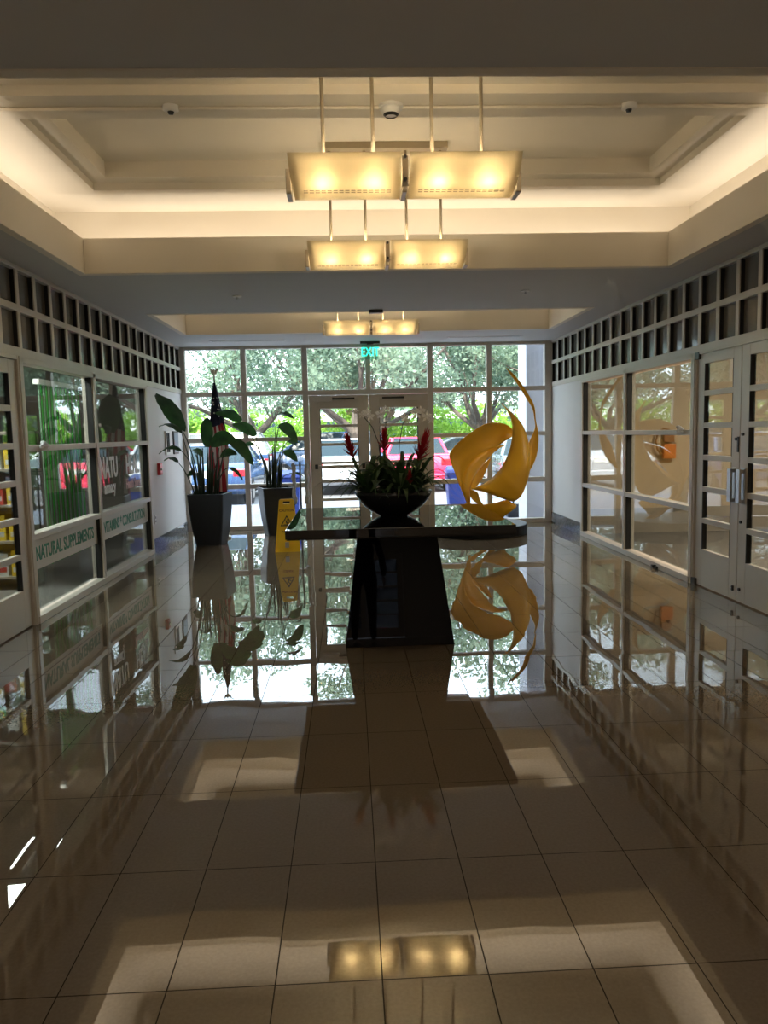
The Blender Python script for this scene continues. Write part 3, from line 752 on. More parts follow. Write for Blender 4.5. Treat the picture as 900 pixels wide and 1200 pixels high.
# broad front crescent
ribbon([(588,473),(603,487),(612,498),(617,510),(620,523),(621,538),(621,550),(618,563),(613,577),(608,584),(601,587.5),(593,585.5),(577,579.5),(565,575.5),(552,573)],
       [(588,473.5),(592,477.5),(596,484),(599,491),(600.5,500),(600.5,510),(598,525),(593,538),(587,549),(580,557),(573,563),(566,567.5),(560,570),(556,571.5),(552,572)], (.0,-.12,-.22,-.28,-.22,-.1), -.12)
# upper left loop
ribbon([(602,504),(593,497.5),(580,495.3),(567,498),(552,507),(538,518),(527.5,531),(528,540),(533,553),(538,567),(544,581),(548,592),(549,597)],
       [(601,511),(596,514.5),(590,518),(583,523),(573,526),(563,531),(552,540),(546,548),(543,556),(542,566),(545,577),(550,590),(551,597)], (.12,.0,-.05,-.02,.02,.0), .22)
# bright inner band
ribbon([(592,521.5),(583,522.5),(572,525),(560,530.5),(550,538),(544,546),(540,557),(540,567),(543,579),(548,590),(549,598)],
       [(592,522),(586,524.5),(579,530),(572,537),(565,546),(559,554),(555,562),(552,570),(551,579),(551,589),(551,598)], (.30,.22,.14,.08,.02,0), -.25)
# hidden lower sheet behind the opening
ribbon([(574,537),(568,543),(562,550),(557,557),(553,565),(551,573)], [(575,538),(572,546),(568,555),(565,561),(561,567),(556,573)], (.35,.3,.25,.2,.1,.0), .1, n=20)
# far right slender blade
ribbon([(593,431),(603,440),(613,453),(622,467),(626.5,478),(627.8,493),(630,503),(631.2,517),(629,533),(625,544),(621,551)],
       [(593,431.5),(599,440),(607,451),(617,467),(624,479),(626.5,492),(627,502),(622,514),(619,522),(618,535),(618,551)], (.25,.3,.32,.3,.2,.05), .15)
# lower curl
ribbon([(562,592),(572,590.5),(582,589),(593,586),(600,589),(605,593),(598,599),(590,604)],
       [(562,593),(568,598),(573,601),(578,603),(583,605),(586,607),(588,607),(589,607)], (-.1,-.12,-.15,-.18,-.15,-.08), -.1, n=24)
# dark foot strip down to the plinth
ribbon([(551,573),(556,575),(560,578),(562,585),(566,591),(573,598),(582,606),(592,613)],
       [(551,576),(551,581),(554,586),(559,590),(564,595),(570,602),(577,609),(583,613)], (-.02,-.06,-.1,-.12,-.1,-.05), .05, n=24)
ribbon([(545,590),(552,596),(560,602),(570,608),(580,613)], [(552,590),(560,596),(568,602),(578,608),(592,613)], (0,0,-.02,-.04,-.05), .05, n=20)
Pl = MB().lathe([(.72,0),(.75,.01),(.75,.138),(.742,.148),(0,.148)], n=64).build('sculpture_plinth', 'matteblack', smooth=False); Pl.location = (1.82, 11.22, 0)
tag(Pl, 'low round black plinth under the yellow ribbon sculpture', 'plinth')

# ---------------------------------------------------------------- pendants
def pendant(loc, label):
    r = thing('pendant_light', label, 'light', loc, 0, 'pendant lights down the middle of the ceiling')
    hw, dz = .20, .165      # half depth of trough, depth
    def trough(x0, x1):
        m = MB(); n = 14; rows = []
        for i in range(n+1):
            t = -1+2*i/n; y = hw*math.sin(t*PI/2*.98); z = dz*(1-math.cos(t*PI/2*.98))
            fl = .022*abs(t)      # flares outward to the top
            rows.append((y, z, fl))
        k = 12; vs = []
        for y, z, fl in rows:
            for j in range(k+1):
                s = j/k; vs.append((x0-fl*(1 if x0 < -.3 else .1)+(x1+fl*(1 if x1 > .3 else .1)-(x0-fl*(1 if x0 < -.3 else .1)))*s, y, z))
        fs = [(i*(k+1)+j, i*(k+1)+j+1, (i+1)*(k+1)+j+1, (i+1)*(k+1)+j) for i in range(n) for j in range(k)]
        return m.add(vs, fs)
    for a, b in ((-.57, -.022), (.022, .57)):
        tr = trough(a, b).build('shade', 'shade', r, smooth=True, solid=.005)
        m = MB(); nn = 15
        for q in range(nn):
            x = a+.045+(b-a-.09)*(q+.5)/nn
            for yy_ in (-.085, -.070):
                zz = dz*(1-math.cos(math.asin(min(.99, abs(yy_)/hw))))-.004
                m.box((x-.011, yy_-.004, zz-.003), (x+.011, yy_+.004, zz-.0005))
        m.build('perforations', 'metalcream', tr)
    for sx in (-1, 1):
        MB().box((sx*.585, -.075, .0), (sx*.612, .075, .125)).build('end_plate', 'metalcream', r, bevel=.003)
    MB().box((-.016, -.15, .03), (.016, .15, .16)).box((-.012, -.08, .0), (.012, .08, .03)).build('centre_bracket', 'metalcream', r, bevel=.003)
    for zz in (.04, .150): MB().tube([(0, -.165, zz), (0, -.14, zz)], .009, 10).build('bracket_pin', 'darkmetal', r)
    MB().box((-.605, -.02, .06), (.605, .02, .085)).build('spine', 'metalcream', r)
    cz = 3.645-loc[2] if loc[1] < 8 else 3.645-loc[2]
    for x in (-.416, -.155, .155, .416):
        MB().tube([(x, 0, .06), (x, 0, cz-.05)], .0105, 10).build('stem', 'metalcream', r, smooth=True)
    MB().box((-.47, -.06, cz-.05), (.47, .06, cz)).build('canopy', 'metalcream', r, bevel=.004)
    for x in (-.42, -.16, .17, .43):
        l = bpy.data.lights.new('bulb', 'POINT'); l.energy = PEN; l.color = (1, .84, .58); l.shadow_soft_size = .02
        lo = bpy.data.objects.new('bulb', l); COL.objects.link(lo); lo.location = (x, -.10, .075); lo.parent = r
    return r
PEN = 1.15
pendant((CX, 4.22, 2.735), 'amber glass pendant light, nearest and largest of the row of three')
pendant((CX, 6.02, 2.742), 'amber glass pendant light, middle one of the three, hung beyond the smoke detector')
pendant((CX-.01, 9.98, 2.735), 'amber glass pendant light, farthest and smallest, just before the entrance windows')

# ceiling bits
cb = 3.47
sd = thing('smoke_detector', 'white domed smoke detector above the nearest pendant light', 'detector', (at(458,127,4.9).x, 4.90, cb))
MB().lathe([(.075,0),(.075,-.018),(.06,-.022)], n=28).build('base', 'white', sd, smooth=False)
MB().lathe([(.06,-.022),(.056,-.045),(.035,-.06),(.0,-.064)], n=28, cap=False).build('dome', 'white', sd, smooth=True)
MB().lathe([(.045,-.05),(.047,-.055),(.034,-.066)], n=28, cap=False).build('vent_slot', 'darkmetal', sd)
tag(MB().tube([(-2.40,4.90,cb-.012),(3.05,4.90,cb-.012)], .011, 8).build('ceiling_conduit', 'cream', smooth=True), 'thin white conduit running across the beam of the near ceiling recess', 'conduit')
for px, lab in ((200, 'left'), (737, 'right')):
    d = thing('junction_box', 'small round junction box on the ceiling conduit, %s of the pendants' % lab, 'junction box', (at(px,127,4.9).x, 4.90, cb), 0)
    MB().lathe([(.05,0),(.05,-.02),(.035,-.03),(0,-.032)], n=20, cap=False).build('cover', 'white', d, smooth=True)
    MB().lathe([(.02,-.03),(.015,-.045),(0,-.046)], n=12, cap=False).build('knob', 'darkmetal', d, smooth=True)
def sprinkler(x, y, z, label):
    d = thing('sprinkler_head', label, 'sprinkler', (x, y, z))
    MB().lathe([(.045,0),(.045,-.008),(.012,-.014)], n=20).build('escutcheon', 'white', d)
    MB().lathe([(.008,-.01),(.008,-.03),(.018,-.032),(.018,-.035)], n=12).build('deflector', 'steel', d)
sprinkler(-2.30, 4.9, cb, 'small sprinkler head at the left end of the ceiling conduit')
sprinkler(2.95, 4.9, cb, 'small sprinkler head at the right end of the ceiling conduit')
sprinkler(-1.076, 7.92, ZC, 'small sprinkler head in the grey soffit between recesses, left side')
sprinkler(1.80, 7.85, ZC, 'small sprinkler head in the grey soffit between recesses, right side')
tag(MB().box((.26, 8.90, ZC-.035), (.42, 9.0, ZC)).build('motion_sensor', 'darkmetal', bevel=.006), 'small black sensor box on the soffit edge before the farthest pendant', 'sensor')
for x0_, x1_, lab in ((-2.0, -.9, 'left of the exit sign'), (1.5, 2.6, 'right of the exit sign')):
    v = thing('linear_diffuser', 'narrow ceiling air slot near the entrance windows, '+lab, 'vent', ((x0_+x1_)/2, 11.6, ZC))
    h = (x1_-x0_)/2
    MB().box((-h,-.05,-.006),(h,-.03,0)).box((-h,.03,-.006),(h,.05,0)).box((-h,-.05,-.006),(-h+.02,.05,0)).box((h-.02,-.05,-.006),(h,.05,0)).build('frame', 'white', v)
    MB().box((-h+.02,-.03,-.003),(h-.02,.03,-.001)).build('slot', 'darkmetal', v)
# exit sign
ex = thing('exit_sign', 'green exit sign hanging from the ceiling before the entrance windows', 'sign', (.352, 11.95, ZC))
MB().box((-.15, -.03, -.035), (.15, .03, 0)).build('housing', 'darkmetal', ex, bevel=.004)
pl = MB().box((-.13, -.004, -.27), (.13, .004, -.035)).build('panel', glassmat('exit_acrylic', (.75, .95, .88)), ex)
text_mb('EXIT', .19, .006, bold=.004).xf(Matrix.Translation((0, -.008, -.22)) @ Matrix.Rotation(PI/2, 4, 'X') @ Matrix.Scale(.72, 4, (1,0,0))).build('lettering', 'exitg', ex)
MB().box((-.06, -.02, .0), (.06, .02, .0)).box((-.05,-.035,-.05),(.05,.035,-.03)).build('mount', 'darkmetal', ex)

# ---------------------------------------------------------------- signs on the left glazing
def strip(y0_, y1_, txt, label, z0_=.425, z1_=.685):
    r = thing('window_sign', label, 'sign', (XL-.035, (y0_+y1_)/2, z0_))
    h = (y1_-y0_)/2
    MB().box((-.003, -h, 0), (.003, h, z1_-z0_)).build('backing', 'signwhite', r)
    text_mb(txt, .165, .002).xf(Matrix.Translation((.0045, 0, .075)) @ Matrix.Rotation(PI/2, 4, 'Z') @ Matrix.Rotation(PI/2, 4, 'X') @ Matrix.Scale(FIT[txt], 4, (1,0,0))).build('lettering', 'greenink', r)
FIT = {'NATURAL SUPPLEMENTS': .80, 'VITAMINS * CONSULTATION': .76}
strip(6.375, 8.065, 'NATURAL SUPPLEMENTS', 'white window strip with green lettering NATURAL SUPPLEMENTS on the left glazing')
strip(8.135, 10.085, 'VITAMINS * CONSULTATION', 'white window strip with green lettering VITAMINS on the left glazing')
def wtext(txt, y, z, size, mat, label, fit=.72):
    o = text_mb(txt, size, .002).xf(Matrix.Rotation(PI/2, 4, 'Z') @ Matrix.Rotation(PI/2, 4, 'X') @ Matrix.Scale(fit, 4, (1,0,0))).build('window_lettering', mat)
    o.location = (XL-.036, y, z); tag(o, label, 'lettering')
wtext('NATU', 8.60, 1.08, .32, 'vinyl', 'white window letters NATU on the far left pane')
wtext('HEAL', 9.52, 1.08, .32, 'vinyl', 'white window letters HEAL on the far left pane')
wtext('armacy', 8.60, .91, .19, 'vinyl', 'small white window letters armacy below NATU')
wtext('Health Store', 9.52, .91, .16, 'pinkvinyl', 'small pinkish window letters below HEAL')
def rosette(x, o, y, z, label):
    m = MB()
    for k in range(14):
        a = k*2.4; rr = .05*math.sqrt((k+1)/14); c = Vector((0, rr*.7*math.cos(a), rr*.7*math.sin(a)))
        m.lathe([(0,-.014),(.022,-.008),(.026,0),(.018,.010),(0,.016)], c=(c.x+.01*math.sin(k), c.y, c.z), n=8, cap=False)
    ob = m.build('plastic_rosette', 'frost', smooth=True); ob.location = (x-o*.045, y, z); tag(ob, label, 'ornament')
rosette(XL, -1, 6.62, 1.45, 'frosted white rosette stuck on the middle rail of the left glazing')
rosette(XR, 1, 7.38, 1.46, 'frosted white rosette stuck on the middle rail of the right glazing')
tag(MB().box((XR-.05, 7.9, .0), (XR-.02, 8.05, .03)).box((XR-.07,7.95,.01),(XR-.02,7.98,.04)).build('floor_door_stop', 'darkmetal', bevel=.003), 'small metal door stop on the floor by the right glazing', 'door stop')

# wall fittings on the left stub
fa = thing('fire_alarm_pull', 'red fire alarm pull station on the left wall below the plaques', 'alarm', (XL, 10.62, 1.075))
MB().box((0,-.06,-.08),(.045,.06,.08)).build('body', 'alarm', fa, bevel=.006)
MB().box((.045,-.035,-.02),(.06,.035,.01)).build('pull_bar', 'white', fa)
wp = thing('wall_plaque', 'white wall plaque with dark upright slots beside the entrance windows', 'plaque', (XL, 11.25, 1.42))
MB().box((0,-.18,-.17),(.02,.18,.17)).build('backing', 'white', wp, bevel=.003)
for y in (-.11, -.02): MB().box((.02,y-.022,-.13),(.03,y+.022,.14)).build('slot', 'ink', wp)
wk = thing('framed_notice', 'small dark framed notice on the left wall next to the white plaque', 'notice', (XL, 11.72, 1.42))
MB().box((0,-.15,-.17),(.02,.15,.17)).build('frame', 'darkmetal', wk, bevel=.003)
MB().box((.02,-.12,-.14),(.022,.12,.14)).build('sheet', pbr('blue_grey_paper', (.25, .32, .38), .5), wk)
ot = thing('wall_outlet', 'white electrical outlet low on the left wall by the glazing', 'outlet', (XL, 10.32, .42))
MB().box((0,-.045,-.06),(.008,.045,.06)).build('cover_plate', 'white', ot, bevel=.002)
for z in (-.025, .025): MB().box((.008,-.018,z-.014),(.010,.018,z+.014)).build('socket', 'darkmetal', ot)

# ---------------------------------------------------------------- inside the shop and office
vbz = thing('vertical_blind', 'green and pale striped vertical blind behind the left glazing', 'blind', (-3.05, 8.42, 0))
mg, mw = MB(), MB()
for k in range(18):
    y = -.57+k*.066
    mm = mg if k % 2 else mw
    mm.box((-.004, y-.026, .25), (.004, y+.026, 2.05), M=Matrix.Translation((0, y, 0)) @ Matrix.Rotation(.5, 4, 'Z') @ Matrix.Translation((0, -y, 0)))
mg.build('green_slats', 'slat_g', vbz); mw.build('pale_slats', 'slat_w', vbz)
MB().box((-.03, -.62, 2.05), (.03, .60, 2.10)).build('head_rail', 'white', vbz)
sh = thing('display_shelf', 'dark shop shelf stocked with boxes behind the left glass door', 'shelf', (-3.75, 8.0, 0))
MB().box((-.5,-.2,0),(-.47,.2,1.6)).box((.47,-.2,0),(.5,.2,1.6)).box((-.5,.18,0),(.5,.2,1.6)).build('frame', 'shelf', sh)
for z in (.12, .48, .84, 1.2, 1.56): MB().box((-.47,-.2,z),(.47,.18,z+.025)).build('shelf_board', 'shelf', sh)
k = 0
names = {'y1': 'yellow', 'r1': 'red', 'w1': 'white'}
for zi, z in enumerate((.145, .505, .865, 1.225)):
    for j in range(6):
        mt = ('y1', 'y1', 'r1', 'y1', 'w1', 'y1')[(j+zi*2) % 6]
        b = MB().box((-.06,-.08,0),(.06,.08,.2+.03*((j*7+zi) % 3))).box((-.045,-.082,.04),(.045,-.08,.09), 1).build('product_box', [mt, 'w1' if mt != 'w1' else 'r1'], bevel=.002)
        b.location = (-3.75-.38+j*.152, 7.92, z)
        tag(b, '%s product box, one of those on the %s shelf behind the left glass door' % (names[mt], ('lowest', 'second', 'third', 'top')[zi]), 'box', 'product boxes on the shop shelf')
for (x, y, s) in ((-3.28, 8.05, 0), (-3.62, 8.15, 1)):
    fl = thing('ceiling_light_fixture', 'short white fluorescent ceiling light in the shop, %s' % ('nearer the hall' if s == 0 else 'farther from the hall'), 'light', (x, y, 3.0))
    MB().box((-.08,-.32,-.05),(.08,.32,0)).build('housing', 'white', fl)
    MB().box((-.065,-.30,-.055),(.065,.30,-.05)).build('diffuser', 'fluo', fl)
wu = thing('orange_wall_unit', 'orange box with a looped hose mounted on the beige wall behind the right glazing', 'wall unit', (4.46, 10.70, 1.2))
MB().box((-.085,-.09,-.15),(.085,0,.05)).build('box', 'orange', wu, bevel=.008)
MB().box((-.07,-.06,.08),(.075,0,.22)).build('panel', pbr('brown_plastic', (.32, .14, .05), .4), wu, bevel=.006)
MB().tube([(-.09, -.05, -.1), (-.16,-.05,-.03), (-.19,-.05,.09), (-.16,-.05,.2), (-.08,-.05,.27), (0,-.05,.25)], .014, 8).build('hose', pbr('brown_rubber', (.2, .1, .04), .5), wu, smooth=True)
lv = thing('door_lever', 'black lever handle low on the beige wall behind the right glazing', 'handle', (4.68, 10.70, .36))
MB().lathe([(.03,0),(.03,.02)], n=16).xf(Matrix.Rotation(PI/2, 4, 'X')).build('rose', 'steel', lv)
MB().tube([(0,-.02,0),(0,-.05,0),(-.13,-.05,0)], .014, 8).build('lever', 'darkmetal', lv)

# ---------------------------------------------------------------- outdoors
struct(MB().box((-60, D+.2, -.16), (60, 17.6, -.06)).build('ground_pavement', 'concrete'))
struct(MB().box((-60, 17.6, -.2), (60, 36, -.14)).build('ground_parking', 'asphalt'))
struct(MB().box((-90, 36, -.2), (90, 150, -.10)).build('ground_lawn', 'grass'))
struct(MB().box((-9, D+.06, -.1), (9.5, D+.22, -.02)).build('trim_5', 'concrete'))
struct(MB().box((2.93, 12.75, -.06), (3.55, 13.35, 3.75)).build('trim_6', 'stucco', bevel=.01))

def loft_car(name, label, paint, cx, y_rear, heading, H=1.45, Wd=1.8, Ln=4.5, kind='sedan'):
    """car whose rear faces the building (heading 0); origin at centre of rear bumper"""
    r = thing(name, label, 'car', (cx, y_rear, -.14), heading)
    hw = Wd/2; zb = .25; belt = .95*H/1.45 if kind == 'sedan' else .62*H
    deck = belt+.06
    if kind == 'sedan': st = [(0,.42,deck-.22,.93),(.08,.30,deck-.03,.98),(.5,.26,deck,1),(1.2,.24,deck+.01,1),(2.4,.24,deck,1),(3.4,.24,deck-.06,1),(4.1,.26,deck-.2,.97),(4.4,.3,deck-.32,.92),(4.5,.42,deck-.42,.85)]
    else: st = [(0,.45,deck-.1,.95),(.06,.34,deck,.98),(.5,.30,deck,1),(1.2,.28,deck,1),(2.6,.28,deck,1),(3.4,.28,deck-.03,1),(4.2,.3,deck-.1,.97),(4.45,.34,deck-.2,.93),(4.5,.5,deck-.35,.88)]
    rings = []
    for y, lo, hi, w in st:
        y *= Ln/4.5; W_ = hw*w; mid = (lo+hi)/2
        rings.append([(-W_*.93,y,lo),(-W_,y,lo+.12),(-W_,y,mid),(-W_*.97,y,hi-.08),(-W_*.88,y,hi),(W_*.88,y,hi),(W_*.97,y,hi-.08),(W_,y,mid),(W_,y,lo+.12),(W_*.93,y,lo)])
    MB().rings(rings).build('body', paint, r, smooth=True, bevel=.0)
    if kind == 'sedan': g = [(.75,1.15,3.3,2.35)]
    else: g = [(.05,.35,3.6,2.7)]
    a, b, d, c = [v*Ln/4.5 for v in g[0]]
    w0, w1 = hw*.90, hw*.70; zt = H
    gm = MB().rings([[(-w0,a,deck-.02),(w0,a,deck-.02),(w0,d,deck-.02),(-w0,d,deck-.02)], [(-w1,b,zt-.03),(w1,b,zt-.03),(w1,c,zt-.03),(-w1,c,zt-.03)]])
    gm.build('windows', 'carglass', r, bevel=.03)
    m = MB().rings([[(-w1-.02,b-.04,zt-.05),(w1+.02,b-.04,zt-.05),(w1+.02,c+.05,zt-.05),(-w1-.02,c+.05,zt-.05)], [(-w1+.05,b+.05,zt),(w1-.05,b+.05,zt),(w1-.05,c-.1,zt),(-w1+.05,c-.1,zt)]])
    for s in (-1, 1):
        m.tube([(s*w0,a,deck-.02),(s*w1,b,zt-.04)], .045, 6); m.tube([(s*w0,d,deck-.02),(s*w1,c,zt-.04)], .04, 6); m.tube([(s*(w0+.0),(a+d)/2,deck-.02),(s*(w1+.01),(b+c)/2,zt-.04)], .035, 6)
    m.build('roof', paint, r, smooth=False, bevel=.01)
    for s in (-1, 1):
        for y in (.85*Ln/4.5, 3.6*Ln/4.5):
            w = MB().tube([(s*(hw-.20),y,.33),(s*(hw+.005),y,.33)], .33, 24).build('wheel', 'tyre', r, bevel=.02)
            MB().tube([(s*(hw-.05),y,.33),(s*(hw+.015),y,.33)], .20, 18).build('wheel_rim', 'steel', w)
        MB().box((s*hw*.98, -.02, deck-.30), (s*hw*.62, .10, deck-.13)).build('tail_lamp', 'lamp_r', r, bevel=.02)
        MB().box((s*hw*.90, Ln-.12, deck-.42), (s*hw*.55, Ln-.02, deck-.30)).build('headlamp', 'lamp_w', r, bevel=.02)
        MB().box((s*hw*.9, d-.25, deck), (s*(hw+.15), d-.12, deck+.13)).build('side_mirror', paint, r, bevel=.02)
    MB().box((-.26, -.025, deck-.32), (.26, .02, deck-.18)).build('number_plate', 'white', r)
    MB().box((-hw*.9, -.06, .36), (hw*.9, .1, .52)).build('bumper', paint if kind == 'sedan' else 'darkmetal', r, bevel=.03)
    return r
loft_car('sedan_car', 'dark blue sedan with red tail lamp parked outside behind the left potted plant', 'carblue', -3.25, 17.9, 0)
loft_car('sedan_car', 'bright red car parked outside behind the black bowl and sculpture', 'carred', 1.86, 20.5, .0, 1.5, 1.85)
loft_car('sedan_car', 'white sedan parked outside, seen through the left entrance door', 'carwhite', -.15, 20.2, .02, 1.5)
loft_car('suv_car', 'white suv parked outside behind the second potted plant', 'carwhite', -2.6, 25.5, PI/2, 1.75, 1.9, 4.6, 'suv')
loft_car('sedan_car', 'dark grey sedan parked outside behind the yellow sculpture', 'cargrey', 4.55, 18.3, -.03)
loft_car('sedan_car', 'dark grey sedan in the far parking row beyond the red car', 'cargrey', 6.0, 27.5, PI/2)
loft_car('suv_car', 'dark blue suv in the far parking row beyond the white sedan', 'carblue', 1.4, 27.5, PI/2, 1.7, 1.9, 4.6, 'suv')
loft_car('sedan_car', 'white sedan parked outside at the far left edge of the windows', 'carwhite', -6.2, 18.0, 0)

def bin_(x, y, label):
    r = thing('recycling_bin', label, 'bin', (x, y, -.06))
    MB().rings([[(-.19,-.19,0),(.19,-.19,0),(.19,.19,0),(-.19,.19,0)], [(-.24,-.24,.72),(.24,-.24,.72),(.24,.24,.72),(-.24,.24,.72)]]).build('body', 'bluebin', r, bevel=.02)
    MB().rings([[(-.26,-.26,.72),(.26,-.26,.72),(.26,.26,.72),(-.26,.26,.72)], [(-.24,-.22,.80),(.24,-.22,.80),(.2,.2,.86),(-.2,.2,.86)]]).build('lid', 'bluebin', r, bevel=.02)
bin_(2.16, 15.5, 'blue bin on the pavement outside, left of the yellow sculpture')
bin_(-1.22, 15.3, 'blue bin on the pavement outside, behind the second potted plant')
op = thing('outdoor_pot', 'small dark pot with a sprouting plant outside the right window', 'pot', (2.92, 13.75, -.06))
MB().rings([[(-.12,-.12,0),(.12,-.12,0),(.12,.12,0),(-.12,.12,0)], [(-.17,-.17,.24),(.17,-.17,.24),(.17,.17,.24),(-.17,.17,.24)]]).build('pot', 'pot', op, bevel=.01)
m = MB()
for k in range(14): blade(m, (0,0,.22), k*2.4, .06+.03*(k % 3), .012, .16+.05*(k % 4), .02)
m.tube([(0,0,.2),(0,.01,.45)], .01, 6)
m.build('leaves', 'leaf', op, fix=False)

rng = np.random.default_rng(3)
def leafcloud(centers, radii, per, size, name, mat, parent, flat=.75):
    C = []
    for c, r in zip(centers, radii):
        d = rng.normal(size=(per, 3)); d /= np.linalg.norm(d, axis=1)[:, None]
        rad = r*(rng.random(per)**.4)[:, None]
        C.append(np.array(c)+d*rad*np.array([1, 1, flat]))
    C = np.concatenate(C); n = len(C)
    a = rng.normal(size=(n, 3)); a /= np.linalg.norm(a, axis=1)[:, None]
    b = rng.normal(size=(n, 3)); b -= (a*b).sum(1)[:, None]*a; b /= np.linalg.norm(b, axis=1)[:, None]
    s = size*(.6+.8*rng.random(n))[:, None]
    V = np.stack([C-a*s, C+b*s*.45, C+a*s, C-b*s*.45], 1).reshape(-1, 3)
    me = bpy.data.meshes.new(name); me.vertices.add(len(V)); me.vertices.foreach_set('co', V.ravel())
    me.loops.add(4*n); me.loops.foreach_set('vertex_index', np.arange(4*n)); me.polygons.add(n)
    me.polygons.foreach_set('loop_start', np.arange(0, 4*n, 4)); me.update(calc_edges=True); me.validate()
    me.materials.append(M_[mat]); o = bpy.data.objects.new(name, me); COL.objects.link(o); o.parent = parent
    return o
def tree(loc, label, seed, spread=4.2, zf=1.7, top=6.5, per=240, lsize=.085):
    rnd = random.Random(seed); r = thing('oak_tree', label, 'tree', loc, 0, 'oak trees beyond the parking lot')
    m = MB(); m.tube([(0,0,0),(.05,.02,.8),(0,0,zf)], [.26,.21,.19], 10)
    tips = []
    for k in range(7):
        a = k*2*PI/7+rnd.random()*.5; el = rnd.uniform(.35, .95); L = rnd.uniform(.7, 1.1)*spread
        p = Vector((0,0,zf-.1)); pts = [p]; rs = [.13]
        d = Vector((math.cos(a)*math.cos(el), math.sin(a)*math.cos(el), math.sin(el)))
        for i in range(6):
            d = (d+Vector((rnd.uniform(-.28,.28), rnd.uniform(-.28,.28), rnd.uniform(-.12,.22)))).normalized()
            p = p+d*L/6; pts.append(p); rs.append(.12*(1-(i+1)/7))
            if i > 0:
                d2 = (d+Vector((rnd.uniform(-.9,.9), rnd.uniform(-.9,.9), rnd.uniform(-.3,.6)))).normalized()
                q = [p, p+d2*.5, p+d2*1.0+Vector((0,0,.1)), p+d2*1.5+Vector((rnd.uniform(-.3,.3),0,.1))]
                m.tube(q, [.035,.028,.018,.006], 5); tips += [q[2], q[3]]
        m.tube(pts, rs, 7); tips.append(p)
    m.build('trunk', 'bark', r, smooth=True, fix=False)
    cs = [t+Vector((rnd.uniform(-.5,.5), rnd.uniform(-.5,.5), rnd.uniform(-.2,.5))) for t in tips]
    leafcloud([tuple(c) for c in cs], [rnd.uniform(.55,1.0) for _ in cs], per, lsize, 'crown', 'oak', r)
    return r
pos = [(-7.5,23,'far left'),(-3.6,30,'left of centre'),(.2,25.7,'straight behind the entrance doors'),(5.2,31,'right of centre'),(9.0,24,'far right'),(-10.5,32,'farthest left in the back row'),(12.0,33,'farthest right in the back row'),(1.5,37,'middle of the back row')]
protos = []
for i, (x, y, w) in enumerate(pos):
    lab = 'spreading oak tree outside the windows, '+w
    if i < 3: t = tree((x, y, -.12), lab, 10+i, spread=4.3+.3*i); protos.append(t)
    else:
        t = copy_tree(protos[i % 3]); t.location = (x, y, -.12); t.rotation_euler.z = i*1.3; t.scale = (1.05, 1.05, 1.05+.06*(i % 3)); t['label'] = lab
def bush(loc, s, label, seed):
    r = thing('hedge_shrub', label, 'shrub', loc, 0, 'light green shrubs beyond the parking lot')
    MB().tube([(0,0,0),(0,0,1.2)], .08, 6).build('stem', 'bark', r)
    rnd = random.Random(seed); cs = [(rnd.uniform(-2,2)*s, rnd.uniform(-.8,.8)*s, rnd.uniform(.5,2.2)*s) for _ in range(26)]
    leafcloud(cs, [rnd.uniform(.6,.9)*s for _ in cs], 200, .12, 'foliage', 'bush', r)
    return r
bb = bush((-11, 38, -.12), 1.3, 'light green shrub beyond the car park, first from the left', 1)
for i, x in enumerate((-6.2, -1.6, 3.2, 7.6, 12.2)):
    c = copy_tree(bb); c.location = (x, 38.5+(i % 2), -.12); c.rotation_euler.z = i*1.1*0+(PI if i % 2 else 0); c['label'] = 'light green shrub beyond the car park, %s from the left' % ('second','third','fourth','fifth','sixth')[i]
cw = MB().box((-40, 60, -.1), (40, 60.5, 5.0)); 
fb = thing('distant_building', 'pale low building far beyond the trees', 'building', (0, 62, -.1))
MB().box((-30, 0, 0), (30, 8, 3.6)).build('wall', 'stucco', fb)
for k in range(12): MB().box((-28+k*5, -.05, 1.0), (-25.5+k*5, .02, 2.6)).build('window', 'carglass', fb)
MB().box((-30.5, -.6, 3.6), (30.5, 8.4, 3.9)).build('roof', 'stucco', fb)

# ---------------------------------------------------------------- photographer behind the camera (mirrored in the pedestal)
pr = thing('person', 'person in dark clothes holding up a phone, mirrored in the black pedestal', 'person', (.14, -.42, 0))
pr.scale = (1.12, 1.12, 1.04)
def skin(name, nodes, edges, mat, parent, sub=2):
    me = bpy.data.meshes.new(name); me.from_pydata([n[0] for n in nodes], edges, []); o = bpy.data.objects.new(name, me); COL.objects.link(o); o.parent = parent
    me.materials.append(M_[mat]); md = o.modifiers.new('k', 'SKIN'); sv = me.skin_vertices[0].data if me.skin_vertices else None
    if sv is None:
        bm = bmesh.new(); bm.from_mesh(me); bm.verts.layers.skin.verify(); bm.to_mesh(me); bm.free(); sv = me.skin_vertices[0].data
    for i, n in enumerate(nodes): sv[i].radius = n[1] if isinstance(n[1], tuple) else (n[1], n[1])
    sv[0].use_root = True
    md.use_smooth_shade = True
    s = o.modifiers.new('s', 'SUBSURF'); s.levels = s.render_levels = sub
    return o
nodes = [((0,0,.95),(.17,.12)),((0,0,1.12),(.15,.11)),((0,0,1.30),(.18,.12)),((0,0,1.42),(.12,.09)),((0,0,1.50),.055),((0,.01,1.56),.055),
 ((-.10,0,.86),.10),((-.11,.01,.48),.065),((-.12,-.02,.10),.045),((-.12,.12,.04),.04),
 ((.10,0,.86),.10),((.11,.01,.48),.065),((.12,-.02,.10),.045),((.12,.12,.04),.04),
 ((-.19,0,1.40),.06),((-.24,.03,1.14),.045),((-.16,.24,1.30),.035),
 ((.19,0,1.40),.06),((.26,-.01,1.12),.045),((.27,.10,.88),.035)]
edges = [(0,1),(1,2),(2,3),(3,4),(4,5),(0,6),(6,7),(7,8),(8,9),(0,10),(10,11),(11,12),(12,13),(3,14),(14,15),(15,16),(3,17),(17,18),(18,19)]
